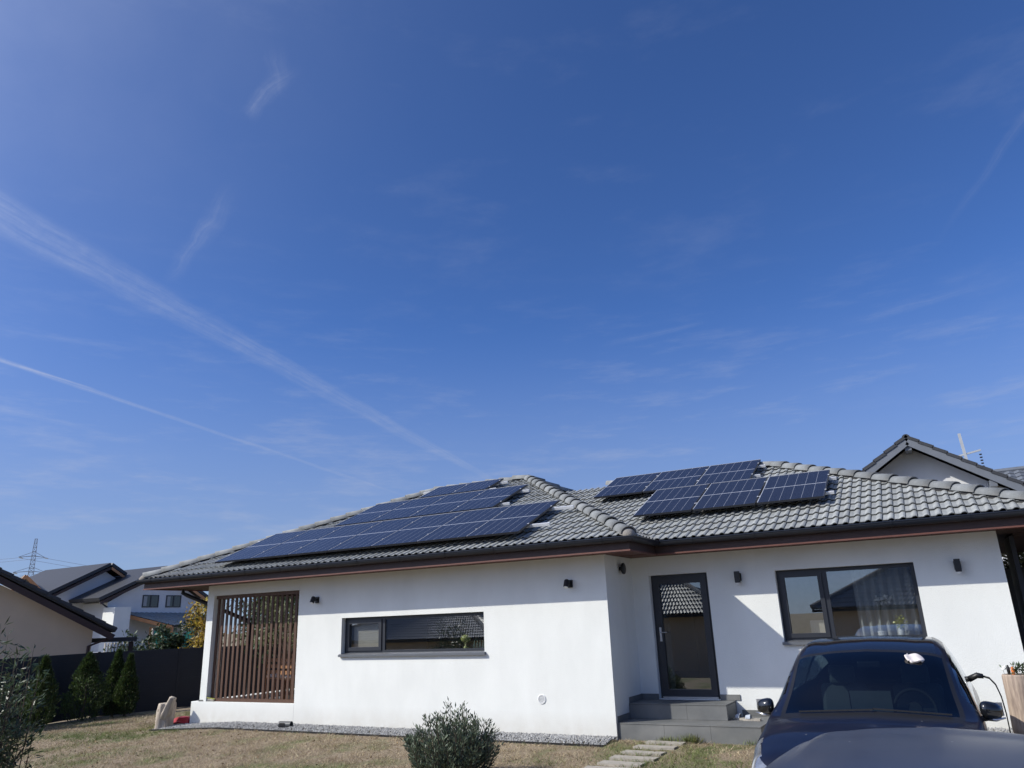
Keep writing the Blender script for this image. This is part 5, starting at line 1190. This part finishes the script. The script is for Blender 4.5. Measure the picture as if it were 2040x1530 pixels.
# side dormer at the far left with pine verge
dm = MB(); slab_roof(dm, (U(-3.05), 1.9, Z(3.62)), (U(-2.1), 7.5, Z(3.62)), (U(-2.3), 7.5, Z(4.74)), (U(-4.05), 2.2, Z(4.74)), .14); slab_roof(dm, (U(-4.75), 7, Z(3.62)), (U(-4.75), 2.2, Z(3.62)), (U(-4.05), 2.2, Z(4.74)), (U(-2.9), 7, Z(4.74)), .14)
dm = dm.build('dormer_roof', 'tile_dark', wh)
tile_rows((U(-3.05), 1.9, Z(3.64)), (U(-2.15), 7.4, Z(3.64)), (U(-2.3), 7.4, Z(4.76)), (U(-4.03), 2.2, Z(4.76)), dm, 'tile_glazed', 9, 12, .06)if False else None
MB().beam((U(-4.05), 2.10, Z(4.66)), (U(-3.08), 1.8, Z(3.58)), .06, .24).build('verge_board', 'orange_wood', dm); MB().beam((U(-4.05), 2.10, Z(4.66)), (U(-4.75), 2.1, Z(3.55)), .06, .24).build('verge_board', 'orange_wood', dm)
b = MB(); b.quad((U(-4.55), 2.6, Z(3.2)), (U(-3.2), 2.6, Z(3.2)), (U(-3.2), 2.6, Z(3.75)), (U(-4.05), 2.6, Z(4.55)), (U(-4.55), 2.6, Z(3.85))); b.build('dormer_wall', 'stucco', wh)
MB().box(U(-1.35), U(-.62), -1.6, -.1, 0, Z(3.13)).build('porch_wall', 'stucco', wh)
# porch: tiled lean-to on pine posts
pr = MB(); slab_roof(pr, (U(.80), -3.2, Z(2.16)), (U(3.3), -3.2, Z(2.16)), (U(3.3), -.02, Z(2.80)), (U(-.55), -.02, Z(2.88)), .14); pr = pr.build('porch_roof', 'tile_dark', wh)
tile_rows((U(.80), -3.2, Z(2.17)), (U(3.3), -3.2, Z(2.17)), (U(3.3), -.02, Z(2.81)), (U(-.55), -.02, Z(2.89)), pr, 'tile', 7, 16, .05)
MB().beam((U(.78), -3.26, Z(2.08)), (U(-.56), -.05, Z(2.80)), .06, .28).build('porch_board', 'orange_wood', pr)
for x_, y_ in ((.86, -3.1), (.33, -1.8), (2.5, -3.1)): MB().box(U(x_)-.08, U(x_)+.08, y_-.08, y_+.08, 0, Z(2.12)).build('porch_post', 'orange_wood', wh)
MB().box(U(1.05), U(2.3), -.08, -.03, Z(1.1), Z(2.05)).build('porch_window', 'black_gloss', wh)
MB().tube([(U(-1.7), -.6, Z(3.40)), (U(-1.05), -.08, Z(3.05)), (U(-.6), -.08, Z(2.86))], .06, 8).build('downpipe', 'gutter', wh); MB().tube([(U(3.82), -.6, Z(3.36)), (U(3.7), -.3, Z(3.2)), (U(3.42), -.08, Z(3.0)), (U(3.42), -.08, 0)], .06, 8).build('downpipe', 'gutter', wh)

# right neighbour: grey gable behind the roof
nb = thing('grey_gabled_house', 'neighbouring house with a pale grey gable and dark tiled roof behind the right roof', 'house', (4.39, 14.7, -.17))
gp = [(-4.6, 0), (-4.6, 3.45), (.13, 6.62), (4.86, 3.45), (4.86, 0)]
b = MB(); b.quad(*[(x, 0, z) for x, z in gp]); b.quad(*[(x, 12, z) for x, z in gp[::-1]])
for i in range(4): (xa, za), (xb, zb_) = gp[i], gp[i+1]; b.quad((xa, 0, za), (xa, 12, za), (xb, 12, zb_), (xb, 0, zb_))
b.build('wall', 'stucco_grey', nb)
rr_ = MB(); slab_roof(rr_, (5.45, 12.4, 3.18), (5.45, -.75, 3.18), (.13, -.75, 6.76), (.13, 12.4, 6.76), .12); slab_roof(rr_, (-5.19, -.75, 3.18), (-5.19, 12.4, 3.18), (.13, 12.4, 6.76), (.13, -.75, 6.76), .12)
rr_ = rr_.build('roof', 'tile_dark', nb)
M['verge_grey'] = mat('blue_grey_verge_paint', (.14, .155, .18), .6, .1, 3)
for sx in (1, -1):
    p, q = Vector((.13+sx*5.36, -.78, 3.10)), Vector((.13, -.78, 6.68)); MB().beam(tuple(p), tuple(q), .05, .20).build('verge_board', 'verge_grey', rr_)
    for k in range(16):
        f0, f1 = k/16, (k+1.1)/16; MB().beam(tuple(p.lerp(q, f0)+Vector((0, .1, .19))), tuple(p.lerp(q, f1)+Vector((0, .1, .15))), .30, .09).build('verge_tile', 'tile_dark', rr_)
MB().tube([(.13, -.7, 6.82), (.13, 12, 6.82)], .12, 10).build('ridge', 'tile_dark', rr_)
for x_ in (.13, 2.1, -1.9): MB().box(x_-.09, x_+.09, -.74, -.02, 6.42-abs(x_-.13)*.672, 6.60-abs(x_-.13)*.672).build('purlin_end', 'verge_grey', nb)
# its cross wing with a grey tiled roof towards us
tile_rows((2.0, 1.5, 4.2), (9.5, 1.5, 4.2), (9.5, 6.5, 7.35), (2.0, 6.5, 7.1), rr_, 'tile_blue', 15, 24, .045) if False else None
M['tile_blue'] = mat('blue_grey_tile', (.12, .135, .16), .7, .2, 5, .3, 50)
cw = MB(); slab_roof(cw, (1.9, 3.0, 4.35), (9.5, 3.0, 4.35), (9.5, 6.6, 6.55), (1.9, 6.6, 6.45), .12); cw = cw.build('wing_roof', 'tile_dark', nb)
tile_rows((1.9, 3.0, 4.36), (9.5, 3.0, 4.36), (9.5, 6.6, 6.56), (1.9, 6.6, 6.46), cw, 'tile_blue', 13, 25, .05)
MB().tube([(1.9, 6.6, 6.52), (9.5, 6.6, 6.62)], .10, 8).build('ridge', 'tile_blue', cw); MB().box(5.5, 9.3, 3.5, 9, 0, 4.3).build('wing_wall', 'stucco_grey', nb)
pol = thing('utility_pole', 'weathered concrete utility pole behind the grey gabled house', 'pole', (7.0, 32.0, 0)); zt_ = 9.0
MB().beam((.42, 0, 0), (-.12, 0, 10.0), .13, .13, (0, 1, 0)).build('pole', 'galv', pol); MB().beam((-.45, 0, 8.85), (.65, 0, 9.05), .08, .08).build('cross_arm', 'galv', pol)
for k in range(5): MB().lathe([(.05, 0), (.07, .03), (.05, .06)], (.60, 0, 8.2+k*.15), 10).build('insulator', 'black', pol)
# dark carport past the right corner
cp = thing('carport', 'dark timber carport wall past the right house corner', 'carport', (0, 0, 0))
b = MB(); b.box(5.60, 5.66, 1.9, 2.95, 0, 2.66); b.build('side_wall', 'fence', cp)
MB().box(5.5, 9.0, 6.3, 6.36, 0, 2.36).build('back_wall', 'fence', cp)
MB().box(5.66, 9.0, 1.9, 6.5, 2.66, 2.70).build('carport_roof', 'wood_dark', cp); MB().box(6.9, 7.02, 4.2, 4.32, 0, 2.65).build('post', 'wood_dark', cp)

# white car beyond the fence
M_ = [(0.0, [(.5, .3), (.62, .42), (.68, .55), (.62, .66), (.46, .70), (.25, .715), (0, .72)])]
wc, wco = car(HATCH, 'white_car', 'white car behind the fence with only its roof showing', (-29.6, 11.5, -.55), math.radians(70), 'white_paint', hatch_cls)
wc.scale = (1, 1, 1.08)
# green windbreak net on posts, picket panel
net = thing('windbreak_net', 'green net hung between posts behind the fence', 'net', (0, 0, 0))
def P3(u, z, dist): h = Vector((-.80, .60, 0)); r = Vector((.60, .80, 0)); return CAM*0+Vector((4.57, -11.3, 0))+h*dist+r*u+Vector((0, 0, z))
b = MB(); nseg = 20
for i in range(nseg):
    fa, fb = i/nseg, (i+1)/nseg; sag = lambda f: -.22*math.sin(math.pi*f); ua, ub = -.55+fa*2.4, -.55+fb*2.4
    b.quad(P3(ua, 1.0, 50), P3(ub, 1.0, 50), P3(ub, 2.0+sag(fb)+.05*math.sin(fb*17), 50+.1*math.sin(fb*9)), P3(ua, 2.0+sag(fa)+.05*math.sin(fa*17), 50+.1*math.sin(fa*9)))
b.build('net', 'net', net)
for u_ in (-.6, 1.0, 1.9): p = P3(u_, 0, 50); MB().box(p.x-.05, p.x+.05, p.y-.05, p.y+.05, -1.2, 2.1).build('post', 'concrete', net)
pk = thing('picket_panel', 'pale picket panel behind the fence beside the beige house', 'fence', (0, 0, 0))
for i in range(8): p = P3(-2.62+i*.14, 0, 44); MB().box(p.x-.04, p.x+.04, p.y-.02, p.y+.02, -1.0, 1.45).build('picket', 'concrete', pk)

# lattice pylon far off
py = local(thing('lattice_pylon', 'steel lattice power pylon far away at the left', 'pylon', (-197.0, 99.4, -8)), (-.88, .48))
def lattice(b, z0, z1, w0, w1, n, t):
    for i in range(n):
        fa, fb = i/n, (i+1)/n; za, zb_ = z0+(z1-z0)*fa, z0+(z1-z0)*fb; wa, wb = w0+(w1-w0)*fa, w0+(w1-w0)*fb
        A_ = [(sx*wa/2, sy*wa/2, za) for sx, sy in ((-1, -1), (1, -1), (1, 1), (-1, 1))]; B__ = [(sx*wb/2, sy*wb/2, zb_) for sx, sy in ((-1, -1), (1, -1), (1, 1), (-1, 1))]
        for k in range(4): b.beam(A_[k], B__[k], t, t); b.beam(A_[k], B__[(k+1) % 4], t*.6, t*.6); b.beam(B__[k], B__[(k+1) % 4], t*.6, t*.6)
b = MB(); lattice(b, 0, 26, 2.4, 1.15, 12, .14); lattice(b, 26, 34.5, 1.15, .55, 8, .12); b.build('mast', 'galv', py)
for zc_, al, ar in ((26.4, -3.9, 3.1), (30.2, -3.2, 2.4)):
    for e in (al, ar):
        b = MB(); b.beam((0, -.4, zc_), (e, 0, zc_-.35), .12, .12); b.beam((0, .4, zc_), (e, 0, zc_-.35), .12, .12); b.beam((0, 0, zc_+1.1), (e, 0, zc_-.3), .10, .10); b.build('cross_arm', 'galv', py)
        MB().tube([(e*.98, 0, zc_-.4), (e*.98+(.9 if e > 0 else .9), .3, zc_-.6)], [.16, .14], 8).build('insulator', 'insul', py)
b = MB(); b.build('wire_dummy', 'galv', py) if False else None
for zc_, e in ((30.2, 2.4), (30.2, -3.2), (26.4, 3.1)):
    pts = [(e+f*140, f*40, zc_-.5-9*math.sin(math.pi*f)*.6-f*6) for f in np.linspace(0, 1, 16)]; MB().tube(pts, .035, 5, False).build('cable', 'galv', py)
    pts = [(e-f*60, -f*20, zc_-.5-3*math.sin(math.pi*f)) for f in np.linspace(0, 1, 8)]; MB().tube(pts, .03, 5, False).build('cable', 'galv', py)

# ------------------------------------------------------------------ houses across the yard, seen mirrored in the panes
def hip_house(label, x0, x1, y_front, depth, z_eave, zg, rise, mt):
    h = thing('house_across', label, 'house', (0, 0, 0)); y1 = y_front; y0 = y_front-depth; o = .5
    MB().box(x0+o, x1-o, y0+o, y1-o, zg, z_eave).build('wall', 'beige', h)
    rr = bpy.data.objects.new('roof', None); C.objects.link(rr); rr.parent = h; m_ = depth/2
    a_, b__, c__, d__ = (x0, y1, z_eave), (x1, y1, z_eave), (x1, y0, z_eave), (x0, y0, z_eave); p_, q_ = (x0+m_, y1-m_, z_eave+rise), (x1-m_, y1-m_, z_eave+rise)
    bb = MB(); bb.quad(b__, a_, p_, q_); bb.quad(c__, b__, q_); bb.quad(d__, c__, q_, p_); bb.quad(a_, d__, p_); bb.quad(a_, b__, c__, d__); bb.build('roof_deck', 'deck', rr)
    # stepped wavy tile cover on the faces that look at the bungalow
    def cover(e0, e1, t1, t0):
        e0, e1, t0, t1 = map(Vector, (e0, e1, t0, t1)); n_ = (e1-e0).cross(t0-e0)
        if n_.length < 1e-6: n_ = (e1-e0).cross(t1-e0)
        n_.normalize(); L_ = (e1-e0).length; u_ = (e1-e0)/L_; rows = max(4, int((((t0+t1)/2)-((e0+e1)/2)).length/.34)); bq = MB()
        for r in range(rows):
            fa, fb = r/rows, (r+1.06)/rows; la, ra = e0.lerp(t0, fa), e1.lerp(t1, fa); lb, rb_ = e0.lerp(t0, min(1, fb)), e1.lerp(t1, min(1, fb))
            ca = int(max(2, (ra-la).length/.075))
            for c in range(ca):
                s0, s1 = c/ca, (c+1)/ca; h0, h1 = (.0, .045)[c % 2], (.0, .045)[(c+1) % 2]
                A_, B__2 = la.lerp(ra, s0)+n_*(h0+.05), la.lerp(ra, s1)+n_*(h1+.05); C__2, D__2 = lb.lerp(rb_, s1)+n_*(h1+.015), lb.lerp(rb_, s0)+n_*(h0+.015)
                bq.quad(A_, B__2, C__2, D__2); bq.quad(A_-n_*.04, B__2-n_*.04, B__2, A_)
        o_ = bq.build('tile_cover', mt, rr); o_['kind'] = 'stuff'
    cover(b__, a_, p_, q_)
    if p_[0] > x0: cover(a_, d__, p_, p_)
    cover(c__, b__, q_, q_)
    for (s_, e_) in ((a_, p_), (b__, q_), (p_, q_)): MB().tube([(s_[0], s_[1], s_[2]+.08), (e_[0], e_[1], e_[2]+.08)], .11, 8).build('ridge', 'tile_ridge', rr)
    MB().beam((x0, y1+.05, z_eave-.06), (x1, y1+.05, z_eave-.06), .12, .10).build('gutter', 'gutter', h)
    return h
hip_house('hip-roofed house across the yard mirrored in the tall window', .2, 12.0, -17.6, 8.0, 1.75, -1.4, 2.1, 'tile_gloss')
hip_house('small hip-roofed outbuilding across the yard mirrored in the door', -10.2, -3.1, -18.0, 5.0, 1.75, -1.4, 1.35, 'tile_gloss')
hip_house('low hip-roofed house mirrored in the long window', -27.0, -15.0, -21.5, 6.5, 1.0, -1.6, 1.25, 'tile_gloss')
